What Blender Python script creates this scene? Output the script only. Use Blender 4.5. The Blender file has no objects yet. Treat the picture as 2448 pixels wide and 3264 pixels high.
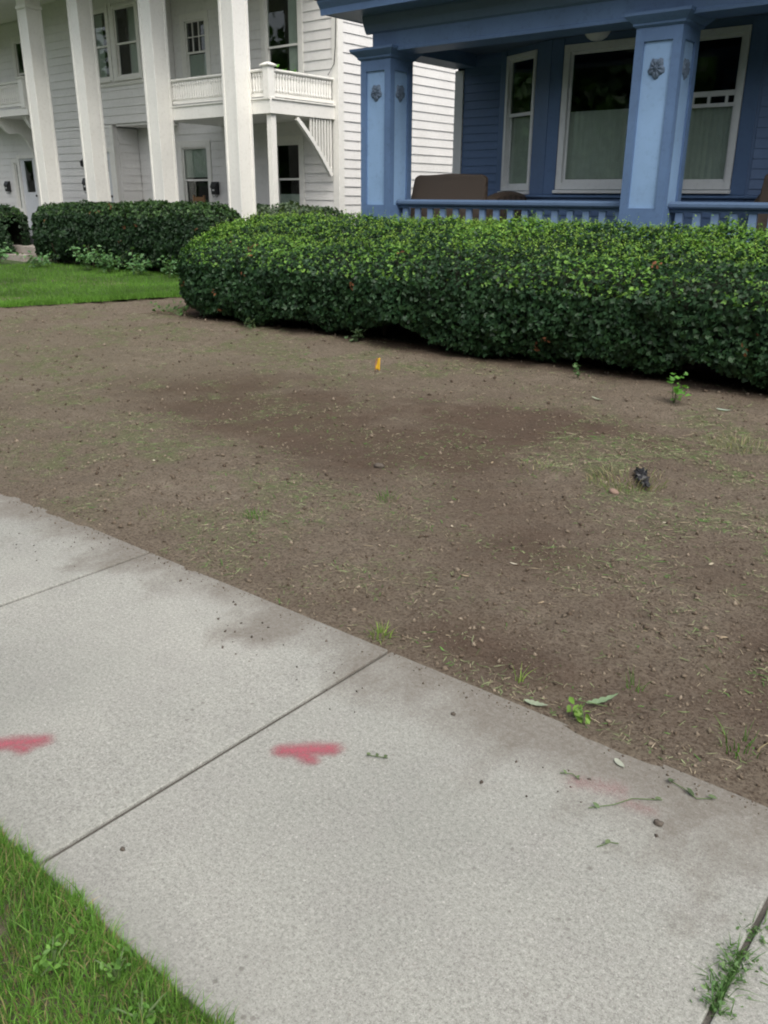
import bpy, bmesh, math, random
import numpy as np
from mathutils import Vector
rad = math.radians
random.seed(7); RNG = np.random.default_rng(11)
S = bpy.context.scene
COL = S.collection

# ------------------------------------------------------------------ camera
CAM_H = 1.65
PITCH, YAW, ROLL, F_PX = 0.35385, 0.68494, 0.00671, 2718.6
cam = bpy.data.cameras.new('camera'); camo = bpy.data.objects.new('camera', cam); COL.objects.link(camo)
cam.sensor_fit = 'VERTICAL'; cam.sensor_height = 32.64; cam.sensor_width = 24.48
cam.lens = F_PX / 100.0
cam.clip_start = 0.05; cam.clip_end = 2000
fw = Vector((-math.sin(YAW)*math.cos(PITCH), math.cos(YAW)*math.cos(PITCH), -math.sin(PITCH)))
rt = Vector((math.cos(YAW), math.sin(YAW), 0)); up = rt.cross(fw)
r2 = math.cos(ROLL)*rt + math.sin(ROLL)*up; u2 = -math.sin(ROLL)*rt + math.cos(ROLL)*up
from mathutils import Matrix
m = Matrix((r2, u2, -fw)).transposed().to_4x4(); m.translation = Vector((0, 0, CAM_H))
camo.matrix_world = m
S.camera = camo

# ------------------------------------------------------------------ sky, sun, exposure
SUN_EL, SUN_AZ = rad(54), rad(122)      # azimuth measured from +Y towards +X
w = bpy.data.worlds.new('World'); S.world = w; w.use_nodes = True
nt = w.node_tree; nt.nodes.clear()
wo = nt.nodes.new('ShaderNodeOutputWorld'); bg = nt.nodes.new('ShaderNodeBackground')
sky = nt.nodes.new('ShaderNodeTexSky'); sky.sky_type = 'NISHITA'; sky.sun_disc = False
sky.sun_elevation = SUN_EL; sky.sun_rotation = SUN_AZ; sky.air_density = 1.0; sky.dust_density = 4.0; sky.ozone_density = 1.0
hs = nt.nodes.new('ShaderNodeHueSaturation'); hs.inputs['Saturation'].default_value = 0.34
nt.links.new(sky.outputs[0], hs.inputs['Color']); nt.links.new(hs.outputs[0], bg.inputs[0])
bg.inputs[1].default_value = 0.15
nt.links.new(bg.outputs[0], wo.inputs[0])
sl = bpy.data.lights.new('sun', 'SUN'); sl.energy = 1.3; sl.angle = rad(40); sl.color = (1.0, 0.94, 0.85)
so = bpy.data.objects.new('sun', sl); COL.objects.link(so)
sd = Vector((math.sin(SUN_AZ)*math.cos(SUN_EL), math.cos(SUN_AZ)*math.cos(SUN_EL), math.sin(SUN_EL)))
so.rotation_euler = sd.to_track_quat('Z', 'Y').to_euler(); so.location = (5, 5, 30)
S.cycles.pixel_filter_type = 'BLACKMAN_HARRIS'; S.cycles.filter_width = 2.0
S.view_settings.view_transform = 'Standard'; S.view_settings.look = 'None'
S.view_settings.exposure = 0.70; S.view_settings.gamma = 1.0

# ------------------------------------------------------------------ numpy noise
def vnoise(x, y, seed=0):
    x = np.asarray(x, float); y = np.asarray(y, float)
    xi = np.floor(x).astype(np.int64); yi = np.floor(y).astype(np.int64)
    fx = x-xi; fy = y-yi; fx = fx*fx*(3-2*fx); fy = fy*fy*(3-2*fy)
    def h(a, b):
        n = (a*374761393 + b*668265263 + seed*1442695041) & 0x7fffffff
        n = ((n ^ (n >> 13)) * 1274126177) & 0x7fffffff
        return ((n ^ (n >> 16)) & 0xffff)/65535.0
    return (h(xi, yi)*(1-fx)+h(xi+1, yi)*fx)*(1-fy)+(h(xi, yi+1)*(1-fx)+h(xi+1, yi+1)*fx)*fy
def fbm(x, y, seed=0, oct=4):
    s = 0; a = .5; t = 0
    for i in range(oct):
        s = s + a*vnoise(np.asarray(x)*2**i, np.asarray(y)*2**i, seed+i*17); t += a; a *= .5
    return s/t

# ------------------------------------------------------------------ materials
def newmat(name):
    mt = bpy.data.materials.new(name); mt.use_nodes = True
    n = mt.node_tree.nodes; p = n['Principled BSDF']
    return mt, mt.node_tree, p
def N(nt, typ, **kw):
    n = nt.nodes.new(typ)
    for k_, v in kw.items():
        if k_.startswith('i_'):
            n.inputs[k_[2:].replace('_', ' ')].default_value = v
        else: setattr(n, k_, v)
    return n
def ramp(nt, src, stops):
    r = nt.nodes.new('ShaderNodeValToRGB'); e = r.color_ramp.elements
    while len(e) < len(stops): e.new(0.5)
    for i, (p_, c) in enumerate(stops):
        e[i].position = p_; e[i].color = (c, c, c, 1) if not isinstance(c, tuple) else (*c, 1)
    nt.links.new(src, r.inputs[0]); return r.outputs[0]
def mixc(nt, fac, a, b, mode='MIX'):
    m_ = nt.nodes.new('ShaderNodeMix'); m_.data_type = 'RGBA'; m_.blend_type = mode
    for sock, v in ((m_.inputs[0], fac), (m_.inputs[6], a), (m_.inputs[7], b)):
        if hasattr(v, 'is_output'): nt.links.new(v, sock)
        elif isinstance(v, tuple): sock.default_value = (*v, 1)
        else: sock.default_value = v
    return m_.outputs[2]
def noise(nt, scale, detail=4, rough=.55, vec=None, dim='3D'):
    n = nt.nodes.new('ShaderNodeTexNoise'); n.inputs['Scale'].default_value = scale
    n.inputs['Detail'].default_value = detail; n.inputs['Roughness'].default_value = rough
    if vec is not None: nt.links.new(vec, n.inputs['Vector'])
    return n.outputs['Fac']
def bump(nt, p, h, strength=.3, dist=.01):
    b = nt.nodes.new('ShaderNodeBump'); b.inputs['Strength'].default_value = strength; b.inputs['Distance'].default_value = dist
    nt.links.new(h, b.inputs['Height']); nt.links.new(b.outputs[0], p.inputs['Normal'])
def geo_pos(nt): return nt.nodes.new('ShaderNodeNewGeometry').outputs['Position']

def paint(name, col, rough=.5, var=.12, grime=(.10, .10, .09), gr=.25, bmp=.12):
    mt, t, p = newmat(name); pos = geo_pos(t)
    n1 = noise(t, 1.3, 5, .6, pos); n2 = noise(t, 14, 5, .65, pos)
    dark = tuple(c*(1-var) for c in col); lite = tuple(min(1, c*(1+var*.6)) for c in col)
    c = mixc(t, ramp(t, n1, [(.3, 0.0), (.7, 1.0)]), dark, lite)
    g = ramp(t, n2, [(.52, 0.0), (.78, 1.0)])
    mm = t.nodes.new('ShaderNodeMath'); mm.operation = 'MULTIPLY'; t.links.new(g, mm.inputs[0]); mm.inputs[1].default_value = gr
    c = mixc(t, mm.outputs[0], c, grime)
    t.links.new(c, p.inputs['Base Color']); p.inputs['Roughness'].default_value = rough
    p.inputs['Specular IOR Level'].default_value = .35
    bump(t, p, noise(t, 60, 4, .6, pos), bmp, .004)
    return mt
M = {}
M['white_trim'] = paint('white_trim', (.80, .79, .74), .5, .06, (.42, .40, .33), .30)
M['white_siding'] = paint('white_siding', (.76, .75, .725), .55, .06, (.42, .41, .36), .30)
M['white_door'] = paint('white_door', (.64, .66, .68), .45, .05)
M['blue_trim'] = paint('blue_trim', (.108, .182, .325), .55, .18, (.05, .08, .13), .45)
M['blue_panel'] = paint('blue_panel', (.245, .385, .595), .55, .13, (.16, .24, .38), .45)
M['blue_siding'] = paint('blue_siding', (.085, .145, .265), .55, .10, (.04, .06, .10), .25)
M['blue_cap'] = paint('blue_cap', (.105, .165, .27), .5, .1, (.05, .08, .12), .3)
M['blue_baluster'] = paint('blue_baluster', (.20, .30, .48), .55, .08, (.1, .15, .25), .25)
M['rosette'] = paint('rosette', (.105, .15, .215), .6, .2, (.05, .06, .07), .5)
M['porch_floor'] = paint('porch_floor', (.16, .17, .18), .5, .12)
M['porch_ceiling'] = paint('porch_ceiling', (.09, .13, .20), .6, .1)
M['sash'] = paint('sash', (.62, .64, .64), .45, .08, (.25, .27, .28), .25)
M['black_metal'] = paint('black_metal', (.02, .02, .022), .4, .2)
M['brown_wood'] = paint('brown_wood', (.20, .11, .05), .6, .25)
M['interior'] = paint('interior', (.05, .048, .045), .9, .2)
M['roof'] = paint('roof', (.07, .068, .066), .9, .3)
M['white_glass'] = paint('white_glass', (.65, .66, .64), .25, .05)
M['stone_step'] = paint('stone_step', (.32, .29, .26), .85, .2, (.22, .13, .10), .5, .4)

def glass_mat():
    mt, t, p = newmat('window_glass'); t.nodes.remove(p)
    out = t.nodes['Material Output']
    tr = t.nodes.new('ShaderNodeBsdfTransparent'); tr.inputs[0].default_value = (.80, .84, .82, 1)
    gl = t.nodes.new('ShaderNodeBsdfGlossy'); gl.inputs['Roughness'].default_value = .02
    lw = t.nodes.new('ShaderNodeLayerWeight'); lw.inputs[0].default_value = .5
    pw = t.nodes.new('ShaderNodeMath'); pw.operation = 'POWER'; t.links.new(lw.outputs['Facing'], pw.inputs[0]); pw.inputs[1].default_value = 4.0
    fr = t.nodes.new('ShaderNodeMath'); fr.operation = 'MULTIPLY_ADD'; t.links.new(pw.outputs[0], fr.inputs[0]); fr.inputs[1].default_value = .9; fr.inputs[2].default_value = .055
    mx = t.nodes.new('ShaderNodeMixShader')
    t.links.new(fr.outputs[0], mx.inputs[0]); t.links.new(tr.outputs[0], mx.inputs[1]); t.links.new(gl.outputs[0], mx.inputs[2])
    t.links.new(mx.outputs[0], out.inputs[0]); return mt
M['glass'] = glass_mat()
def curtain_mat():
    mt, t, p = newmat('curtain_lace'); pos = geo_pos(t)
    n = noise(t, 9, 4, .6, pos)
    c = mixc(t, n, (.50, .53, .48), (.78, .80, .74)); t.links.new(c, p.inputs['Base Color'])
    p.inputs['Roughness'].default_value = .9; return mt
M['curtain'] = curtain_mat()
def wicker_mat():
    mt, t, p = newmat('wicker'); tc = t.nodes.new('ShaderNodeTexCoord')
    ws = []
    for ax in ('X', 'Z'):
        wv = t.nodes.new('ShaderNodeTexWave'); wv.bands_direction = ax; wv.inputs['Scale'].default_value = 28
        wv.inputs['Distortion'].default_value = 1.2; wv.inputs['Detail'].default_value = 2
        t.links.new(tc.outputs['Object'], wv.inputs['Vector']); ws.append(wv.outputs['Fac'])
    mm = t.nodes.new('ShaderNodeMath'); mm.operation = 'MULTIPLY'; t.links.new(ws[0], mm.inputs[0]); t.links.new(ws[1], mm.inputs[1])
    c = mixc(t, mm.outputs[0], (.058, .042, .030), (.125, .09, .064)); t.links.new(c, p.inputs['Base Color'])
    p.inputs['Roughness'].default_value = .6; bump(t, p, mm.outputs[0], .6, .01); return mt
M['wicker'] = wicker_mat()

def leaf_mat(name, transl=.25, rough=.5, spec=.3):
    mt, t, p = newmat(name); out = t.nodes['Material Output']
    at = t.nodes.new('ShaderNodeAttribute'); at.attribute_name = 'tint'
    t.links.new(at.outputs['Color'], p.inputs['Base Color']); p.inputs['Roughness'].default_value = rough
    p.inputs['Specular IOR Level'].default_value = spec
    tl = t.nodes.new('ShaderNodeBsdfTranslucent')
    c = mixc(t, 1.0, at.outputs['Color'], (1.5, 1.6, .7), 'MULTIPLY'); t.links.new(c, tl.inputs[0])
    mx = t.nodes.new('ShaderNodeMixShader'); mx.inputs[0].default_value = transl
    t.links.new(p.outputs[0], mx.inputs[1]); t.links.new(tl.outputs[0], mx.inputs[2]); t.links.new(mx.outputs[0], out.inputs[0])
    return mt
M['leaf'] = leaf_mat('leaf'); M['grass'] = leaf_mat('grass_blade', .3, .55, .25); M['litter'] = leaf_mat('dry_litter', .1, .8, .15)
M['clod'] = leaf_mat('soil_clod', 0.0, .95, .1)
M['twig'] = paint('twig', (.075, .055, .038), .9, .3)
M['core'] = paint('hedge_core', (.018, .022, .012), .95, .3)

def soil_mat():
    mt, t, p = newmat('bare_soil'); pos = geo_pos(t)
    at = t.nodes.new('ShaderNodeAttribute'); at.attribute_name = 'mask'
    sep = t.nodes.new('ShaderNodeSeparateColor'); t.links.new(at.outputs['Color'], sep.inputs[0])
    n0 = noise(t, 1.1, 6, .65, pos); n1 = noise(t, 9, 6, .7, pos); n2 = noise(t, 70, 5, .7, pos)
    c = mixc(t, ramp(t, n0, [(.3, 0.0), (.7, 1.0)]), (.128, .102, .076), (.228, .193, .150))
    c = mixc(t, ramp(t, n1, [(.38, 0.0), (.66, 1.0)]), c, (.152, .123, .092))
    c = mixc(t, ramp(t, n2, [(.40, .85), (.54, 0.0)]), c, (.070, .052, .038))
    c = mixc(t, ramp(t, noise(t, 38, 5, .75, pos), [(.52, 0.0), (.68, .7)]), c, (.225, .190, .148))
    c = mixc(t, sep.outputs[0], c, (.068, .043, .031))      # damp, freshly turned
    c = mixc(t, sep.outputs[1], c, (.118, .122, .066))      # fine green clippings
    c = mixc(t, sep.outputs[2], c, (.062, .038, .024))      # darker brown under the hedge
    t.links.new(c, p.inputs['Base Color']); p.inputs['Roughness'].default_value = .95; p.inputs['Specular IOR Level'].default_value = .15
    bs = t.nodes.new('ShaderNodeMath'); bs.operation = 'ADD'; t.links.new(n1, bs.inputs[0]); t.links.new(n2, bs.inputs[1])
    bump(t, p, bs.outputs[0], .9, .022); return mt
M['soil'] = soil_mat()

def concrete_mat():
    mt, t, p = newmat('concrete'); pos = geo_pos(t)
    tc = t.nodes.new('ShaderNodeTexCoord'); so_ = t.nodes.new('ShaderNodeSeparateXYZ'); t.links.new(tc.outputs['Object'], so_.inputs[0])
    def M1(op, a, b=None, c_=None):
        n = t.nodes.new('ShaderNodeMath'); n.operation = op
        for i, v in enumerate((a, b, c_)):
            if v is None: continue
            if hasattr(v, 'is_output'): t.links.new(v, n.inputs[i])
            else: n.inputs[i].default_value = v
        return n.outputs[0]
    n0 = noise(t, .9, 4, .6, pos); n1 = noise(t, 5, 6, .7, pos); n2 = noise(t, 150, 4, .8, pos); n3 = noise(t, 300, 3, .8, pos)
    c = mixc(t, ramp(t, n0, [(.3, 0.0), (.7, 1.0)]), (.232, .236, .212), (.318, .318, .286))
    c = mixc(t, ramp(t, n1, [(.45, 0.0), (.75, .55)]), c, (.245, .238, .222))
    agg = ramp(t, n2, [(.36, 1.0), (.46, 0.0)])
    agl = ramp(t, n3, [(.56, 0.0), (.70, 1.0)]); c = mixc(t, 1.0, c, ramp(t, noise(t, 75, 5, .8, pos), [(.30, .62), (.70, 1.32)]), 'MULTIPLY')
    v2 = t.nodes.new('ShaderNodeTexVoronoi'); v2.inputs['Scale'].default_value = 70; t.links.new(pos, v2.inputs['Vector']); sc2 = t.nodes.new('ShaderNodeSeparateColor'); t.links.new(v2.outputs['Color'], sc2.inputs[0])
    peb = M1('MULTIPLY', ramp(t, v2.outputs['Distance'], [(.16, 1.0), (.30, 0.0)]), ramp(t, sc2.outputs[0], [(.62, 0.0), (.7, 1.0)]))
    c = mixc(t, M1('MULTIPLY', peb, .55), c, mixc(t, sc2.outputs[1], (.17, .15, .13), (.50, .49, .45)))
    # smooth trowelled border: less exposed aggregate near slab edges
    ex = M1('SUBTRACT', .752, M1('ABSOLUTE', so_.outputs[0])); ey = M1('SUBTRACT', .735, M1('ABSOLUTE', so_.outputs[1]))
    ed = M1('MINIMUM', ex, ey); inner = ramp(t, M1('MULTIPLY', ed, 8.0), [(.25, .7), (.6, 1.0)])
    c = mixc(t, M1('MULTIPLY', agg, M1('MULTIPLY', inner, .75)), c, (.15, .142, .13))
    c = mixc(t, M1('MULTIPLY', agl, M1('MULTIPLY', inner, .75)), c, (.50, .495, .475))
    # soil washed on to the house side edge and the joints (stain with its own ragged outline)
    dist = M1('SUBTRACT', .735, so_.outputs[1])
    mp = t.nodes.new('ShaderNodeMapping'); mp.inputs['Scale'].default_value = (1.0, .6, 1.0); t.links.new(pos, mp.inputs['Vector'])
    nn = noise(t, 3.6, 5, .6, mp.outputs[0]); sx_ = t.nodes.new('ShaderNodeSeparateXYZ'); t.links.new(pos, sx_.inputs[0]); mr = t.nodes.new('ShaderNodeMapRange'); mr.interpolation_type = 'SMOOTHSTEP'; t.links.new(sx_.outputs[0], mr.inputs[0]); mr.inputs[1].default_value = -1.9; mr.inputs[2].default_value = -1.0; mr.inputs[3].default_value = .0; mr.inputs[4].default_value = .14
    reach = M1('ADD', M1('ADD', M1('MULTIPLY', M1('POWER', nn, 2.2), 1.15), .07), mr.outputs[0])
    st = M1('DIVIDE', M1('SUBTRACT', reach, dist), .30)
    st = ramp(t, st, [(0.0, 0.0), (1.0, 1.0)])
    fine = ramp(t, noise(t, 45, 5, .75, pos), [(.3, .55), (.62, 1.0)])
    c = mixc(t, M1('MULTIPLY', M1('MULTIPLY', st, fine), .82), c, (.125, .107, .088))
    # grey green grime by the grass verge
    st2 = ramp(t, M1('DIVIDE', M1('SUBTRACT', M1('MULTIPLY', nn, .5), M1('ADD', so_.outputs[1], .735)), .35), [(0.0, 0.0), (1.0, .45)])
    c = mixc(t, st2, c, (.17, .17, .155))
    # scattered dark soil specks
    vo = t.nodes.new('ShaderNodeTexVoronoi'); vo.inputs['Scale'].default_value = 21; t.links.new(pos, vo.inputs['Vector'])
    sp = ramp(t, vo.outputs['Distance'], [(.10, 1.0), (.17, 0.0)])
    spm = ramp(t, noise(t, 2.1, 3, .6, pos), [(.50, 0.0), (.64, 1.0)])
    c = mixc(t, M1('MULTIPLY', M1('MULTIPLY', sp, spm), .55), c, (.10, .09, .078))
    t.links.new(c, p.inputs['Base Color']); p.inputs['Roughness'].default_value = .85; p.inputs['Specular IOR Level'].default_value = .25
    hb = M1('ADD', M1('MULTIPLY', n2, .7), M1('MULTIPLY', n3, .4)); bump(t, p, hb, .35, .004); return mt
M['concrete'] = concrete_mat()
def earth_mat(name, a, b):
    mt, t, p = newmat(name); pos = geo_pos(t)
    c = mixc(t, ramp(t, noise(t, 6, 6, .7, pos), [(.35, 0.0), (.65, 1.0)]), a, b); t.links.new(c, p.inputs['Base Color'])
    p.inputs['Roughness'].default_value = .95; bump(t, p, noise(t, 40, 5, .7, pos), .7, .02); return mt
M['turf'] = earth_mat('turf', (.032, .052, .016), (.055, .085, .022))
M['verge_turf'] = earth_mat('verge_turf', (.05, .06, .025), (.10, .085, .055))
M['joint'] = earth_mat('joint_dirt', (.06, .054, .046), (.10, .09, .078))

# ------------------------------------------------------------------ object helpers
ORG = {}
def reg(o, org): ORG[o.name] = Vector(org); return o
def org(o): return ORG.get(o.name, Vector((0, 0, 0))) if o else Vector((0, 0, 0))
def tag(o, label=None, cat=None, group=None, kind=None):
    if label: o['label'] = label
    if cat: o['category'] = cat
    if group: o['group'] = group
    if kind: o['kind'] = kind
    return o
def thing(name, label, cat, loc, group=None, kind=None):
    o = bpy.data.objects.new(name, None); COL.objects.link(o); o.location = loc; o.empty_display_size = .2
    tag(o, label, cat, group, kind); return reg(o, loc)
def link(name, me, parent=None, pos=None):
    """mesh given in world coordinates minus pos; pos = world position of its origin"""
    o = bpy.data.objects.new(name, me); COL.objects.link(o)
    pos = Vector(pos) if pos is not None else (org(parent) if parent else Vector((0, 0, 0)))
    o.parent = parent; o.location = pos - org(parent)
    return reg(o, pos)
def setmat(me, mat): me.materials.append(M[mat] if isinstance(mat, str) else mat); return me
def mesh(name, V, F, mat, parent=None, pos=None, smooth=False):
    """V world coordinates"""
    off = Vector(pos) if pos is not None else org(parent)
    me = bpy.data.meshes.new(name); me.from_pydata([tuple(Vector(v)-off) for v in V], [], F)
    bm = bmesh.new(); bm.from_mesh(me); bmesh.ops.recalc_face_normals(bm, faces=bm.faces); bm.to_mesh(me); bm.free()
    if smooth: me.shade_smooth()
    setmat(me, mat); return link(name, me, parent, off)
def bev(o, wd=.006, seg=2):
    b = o.modifiers.new('Bevel', 'BEVEL'); b.width = wd; b.segments = seg; b.limit_method = 'ANGLE'; b.angle_limit = rad(40); return o
def boxVF(x0, x1, y0, y1, z0, z1):
    return ([(x0,y0,z0),(x1,y0,z0),(x1,y1,z0),(x0,y1,z0),(x0,y0,z1),(x1,y0,z1),(x1,y1,z1),(x0,y1,z1)],
            [(0,3,2,1),(4,5,6,7),(0,1,5,4),(1,2,6,5),(2,3,7,6),(3,0,4,7)])
def merge(parts):
    V = []; F = []
    for v, f in parts:
        n = len(V); V += list(v); F += [tuple(i+n for i in q) for q in f]
    return V, F
def box(name, x0, x1, y0, y1, z0, z1, mat, parent=None, bw=0, pos=None):
    V, F = boxVF(x0, x1, y0, y1, z0, z1); o = mesh(name, V, F, mat, parent, pos)
    if bw: bev(o, bw)
    return o
class Frame:
    """a vertical wall plane: point at (u, n, z), n pointing outwards"""
    def __init__(s, a, b):
        s.a = Vector((a[0], a[1], 0)); d = Vector((b[0]-a[0], b[1]-a[1], 0)); s.L = d.length; s.u = d/s.L; s.n = Vector((s.u.y, -s.u.x, 0))
    def P(s, u, n, z): v = s.a + s.u*u + s.n*n; return (v.x, v.y, z)
    def prof(s, prof, u0, u1):
        k_ = len(prof); V = [s.P(u0, n, z) for n, z in prof]+[s.P(u1, n, z) for n, z in prof]
        F = [tuple(range(k_)), tuple(range(2*k_-1, k_-1, -1))]+[(i, (i+1) % k_, k_+(i+1) % k_, k_+i) for i in range(k_)]
        return V, F
    def box(s, u0, u1, n0, n1, z0, z1): return s.prof([(n0, z0), (n1, z0), (n1, z1), (n0, z1)], u0, u1)
def FX(y, flip=False): return Frame((0, y), (1, y))          # u = world X, faces -Y
def rings(cx, cy, lst, cap=True):
    """square loft: list of (half x, half y, z)"""
    V = []; F = []
    for hx, hy, z in lst: V += [(cx-hx, cy-hy, z), (cx+hx, cy-hy, z), (cx+hx, cy+hy, z), (cx-hx, cy+hy, z)]
    for i in range(len(lst)-1):
        for j in range(4): F.append((4*i+j, 4*i+(j+1) % 4, 4*i+4+(j+1) % 4, 4*i+4+j))
    F.append((3, 2, 1, 0)); n = 4*(len(lst)-1); F.append((n, n+1, n+2, n+3)); return V, F
def lathe(cx, cy, lst, seg=16):
    V = []; F = []
    for r, z in lst: V += [(cx+r*math.cos(2*math.pi*j/seg), cy+r*math.sin(2*math.pi*j/seg), z) for j in range(seg)]
    for i in range(len(lst)-1):
        for j in range(seg): F.append((seg*i+j, seg*i+(j+1) % seg, seg*i+seg+(j+1) % seg, seg*i+seg+j))
    F.append(tuple(range(seg-1, -1, -1))); n = seg*(len(lst)-1); F.append(tuple(range(n, n+seg))); return V, F
def tube(pts, r, seg=6):
    pts = [Vector(p) for p in pts]; V = []; F = []
    rr = r if isinstance(r, (list, tuple)) else [r]*len(pts)
    for i, p in enumerate(pts):
        t = (pts[min(i+1, len(pts)-1)]-pts[max(i-1, 0)]).normalized()
        a = t.cross(Vector((0, 0, 1)) if abs(t.z) < .9 else Vector((1, 0, 0))).normalized(); b = t.cross(a)
        V += [tuple(p+(a*math.cos(2*math.pi*j/seg)+b*math.sin(2*math.pi*j/seg))*rr[i]) for j in range(seg)]
    for i in range(len(pts)-1):
        for j in range(seg): F.append((seg*i+j, seg*i+(j+1) % seg, seg*i+seg+(j+1) % seg, seg*i+seg+j))
    F.append(tuple(range(seg))); n = seg*(len(pts)-1); F.append(tuple(range(n+seg-1, n-1, -1))); return V, F
def np_mesh(name, V, T, mat, col=None, smooth=False, attr='tint'):
    me = bpy.data.meshes.new(name); V = np.asarray(V, np.float32); T = np.asarray(T, np.int32); k_ = T.shape[1]
    me.vertices.add(len(V)); me.vertices.foreach_set('co', V.ravel()); me.loops.add(T.size); me.loops.foreach_set('vertex_index', T.ravel())
    me.polygons.add(len(T)); me.polygons.foreach_set('loop_start', np.arange(0, T.size, k_, dtype=np.int32))
    me.update(calc_edges=True)
    if col is not None:
        a = me.attributes.new(attr, 'FLOAT_COLOR', 'POINT'); c4 = np.ones((len(V), 4), np.float32); c4[:, :3] = col; a.data.foreach_set('color', c4.ravel())
    if smooth: me.shade_smooth()
    setmat(me, mat); return me

# leaf-sized faces, all in numpy
LEAF_LOBED = (np.array([(0,0,0),(-.32,.10,.04),(-.52,.42,.10),(-.20,.52,.03),(0,1.0,-.06),(.20,.52,.03),(.52,.42,.10),(.32,.10,.04)]),
              np.array([(0,2,1),(0,3,2),(0,4,3),(0,5,4),(0,6,5),(0,7,6)]))
LEAF_OVAL = (np.array([(0,0,0),(-.26,.35,.06),(-.2,.72,.03),(0,1.0,-.08),(.2,.72,.03),(.26,.35,.06)]),
             np.array([(0,2,1),(0,3,2),(0,4,3),(0,5,4)]))
def unit(a): return a/np.maximum(np.linalg.norm(a, axis=1, keepdims=True), 1e-9)
def leaves(P, Nn, size, shape, tint, droop=0.0):
    """P positions, Nn facing normals, one leaf each; returns V,T,C"""
    n = len(P); Nn = unit(Nn); r = unit(RNG.normal(size=(n, 3)) + np.array([0, 0, -droop])); ydir = unit(r - Nn*(r*Nn).sum(1, keepdims=True)); xdir = np.cross(ydir, Nn)
    V0, T0 = shape; k_ = len(V0)
    V = P[:, None, :] + size[:, None, None]*(V0[None, :, 0:1]*xdir[:, None, :] + (V0[None, :, 1:2]-.5)*ydir[:, None, :] + V0[None, :, 2:3]*Nn[:, None, :])
    T = T0[None]+(np.arange(n)*k_)[:, None, None]
    C = np.repeat(tint, k_, axis=0); return V.reshape(-1, 3), T.reshape(-1, 3), C
def cat(lst):
    V = []; T = []; C = []; n = 0
    for v, t, c in lst: V.append(v); T.append(t+n); C.append(c); n += len(v)
    return np.concatenate(V), np.concatenate(T), np.concatenate(C)
def blades(P, h, wd, lean, tint, seg=3):
    """curved grass blades standing on P (n,3); lean (n,2) horizontal tip offset"""
    n = len(P); ang = RNG.uniform(0, 2*math.pi, n); sx = np.cos(ang); sy = np.sin(ang); V = np.zeros((n, 2*seg+1, 3))
    for i in range(seg):
        t = i/seg; wv = wd*(1-t*.75)*.5; zc = P[:, 2]+h*(t-.18*t*t*(np.hypot(lean[:, 0], lean[:, 1])/h)); cx = P[:, 0]+lean[:, 0]*t*t; cy = P[:, 1]+lean[:, 1]*t*t
        V[:, 2*i] = np.stack([cx-sx*wv, cy-sy*wv, zc], 1); V[:, 2*i+1] = np.stack([cx+sx*wv, cy+sy*wv, zc], 1)
    V[:, 2*seg] = np.stack([P[:, 0]+lean[:, 0], P[:, 1]+lean[:, 1], P[:, 2]+h*(1-.18*np.hypot(lean[:, 0], lean[:, 1])/h)], 1)
    T0 = []
    for i in range(seg-1): T0 += [(2*i, 2*i+1, 2*i+3), (2*i, 2*i+3, 2*i+2)]
    T0.append((2*seg-2, 2*seg-1, 2*seg)); T = np.array(T0)[None]+(np.arange(n)*(2*seg+1))[:, None, None]
    return V.reshape(-1, 3), T.reshape(-1, 3), np.repeat(tint, 2*seg+1, axis=0)
def tints(n, a, b, v=.18):
    t = RNG.uniform(0, 1, (n, 1)); c = np.array(a)*(1-t)+np.array(b)*t
    return c*(1+RNG.normal(0, v, (n, 1)).clip(-.5, .6))

# ================================================================== GROUND
def soil_h(x, y):
    z = (fbm(x*.7, y*.7, 3, 3)-.5)*.07 + (fbm(x*4, y*4, 9, 3)-.5)*.045 + (fbm(x*13, y*13, 21, 2)-.5)*.026
    e = np.clip((y-2.28)/.35, 0, 1); z = z*(.25+.75*e) - .004*(1-e) + .012*e
    lip = (fbm(x*5, y*5, 51, 4)-.42)*.05-np.clip(2.285-y, 0, 1)*.45
    return np.where(y < 2.30, lip*np.clip((2.30-y)/.03, 0, 1)+z*(1-np.clip((2.30-y)/.03, 0, 1)), z)
GAUSS = lambda x, y, cx, cy, sx, sy: np.exp(-((x-cx)/sx)**2-((y-cy)/sy)**2)
def lawn_edge(y): return -12.27-.29*(9.74-y)+.34*(fbm(y*2.6, y*0+3, 5, 4)-.5)
def green_mask(x, y):
    g = 1.1*GAUSS(x, y, -8.6, 6.0, 2.8, 1.5)+.75*GAUSS(x, y, -5.4, 7.1, .9, .45)+1.0*GAUSS(x, y, -1.7, 6.0, 1.3, .8)+.8*GAUSS(x, y, -4.8, 3.1, 1.1, .55)+.9*GAUSS(x, y, -2.1, 4.82, .45, .3)
    g = g+1.0*GAUSS(x, y, -7.2, 3.9, 2.0, 1.0)+.35*GAUSS(x, y, -1.0, 4.6, .6, 1.0)+.4*GAUSS(x, y, -3.3, 3.0, .8, .5)+.35*GAUSS(x, y, -10.5, 6, 2.5, 3)+.08
    nz = fbm(x*2.6, y*2.6, 40, 5); return np.clip(g*np.clip((nz-.43)*6.0, 0, 1.5), 0, 1)
def damp_mask(x, y):
    d = .8*GAUSS(x, y, -5.4, 4.9, 1.1, .8)+1.0*GAUSS(x, y, -3.8, 4.5, 1.0, .6)+.8*GAUSS(x, y, -3.3, 5.6, 1.3, .55)+.35*GAUSS(x, y, -1.7, 2.5, .8, .2)+.3*GAUSS(x, y, -1.9, 3.6, .7, .6)+.35*GAUSS(x, y, -.6, 3.2, .7, .8)
    return np.clip(1.7*d*np.clip(fbm(x*2.0, y*2.0, 60, 5)*1.8-.2, 0, 1.3), 0, .7)
g_ = box('ground', -400, 400, -400, 400, -.6, -.12, 'turf'); tag(g_, kind='structure')
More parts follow.
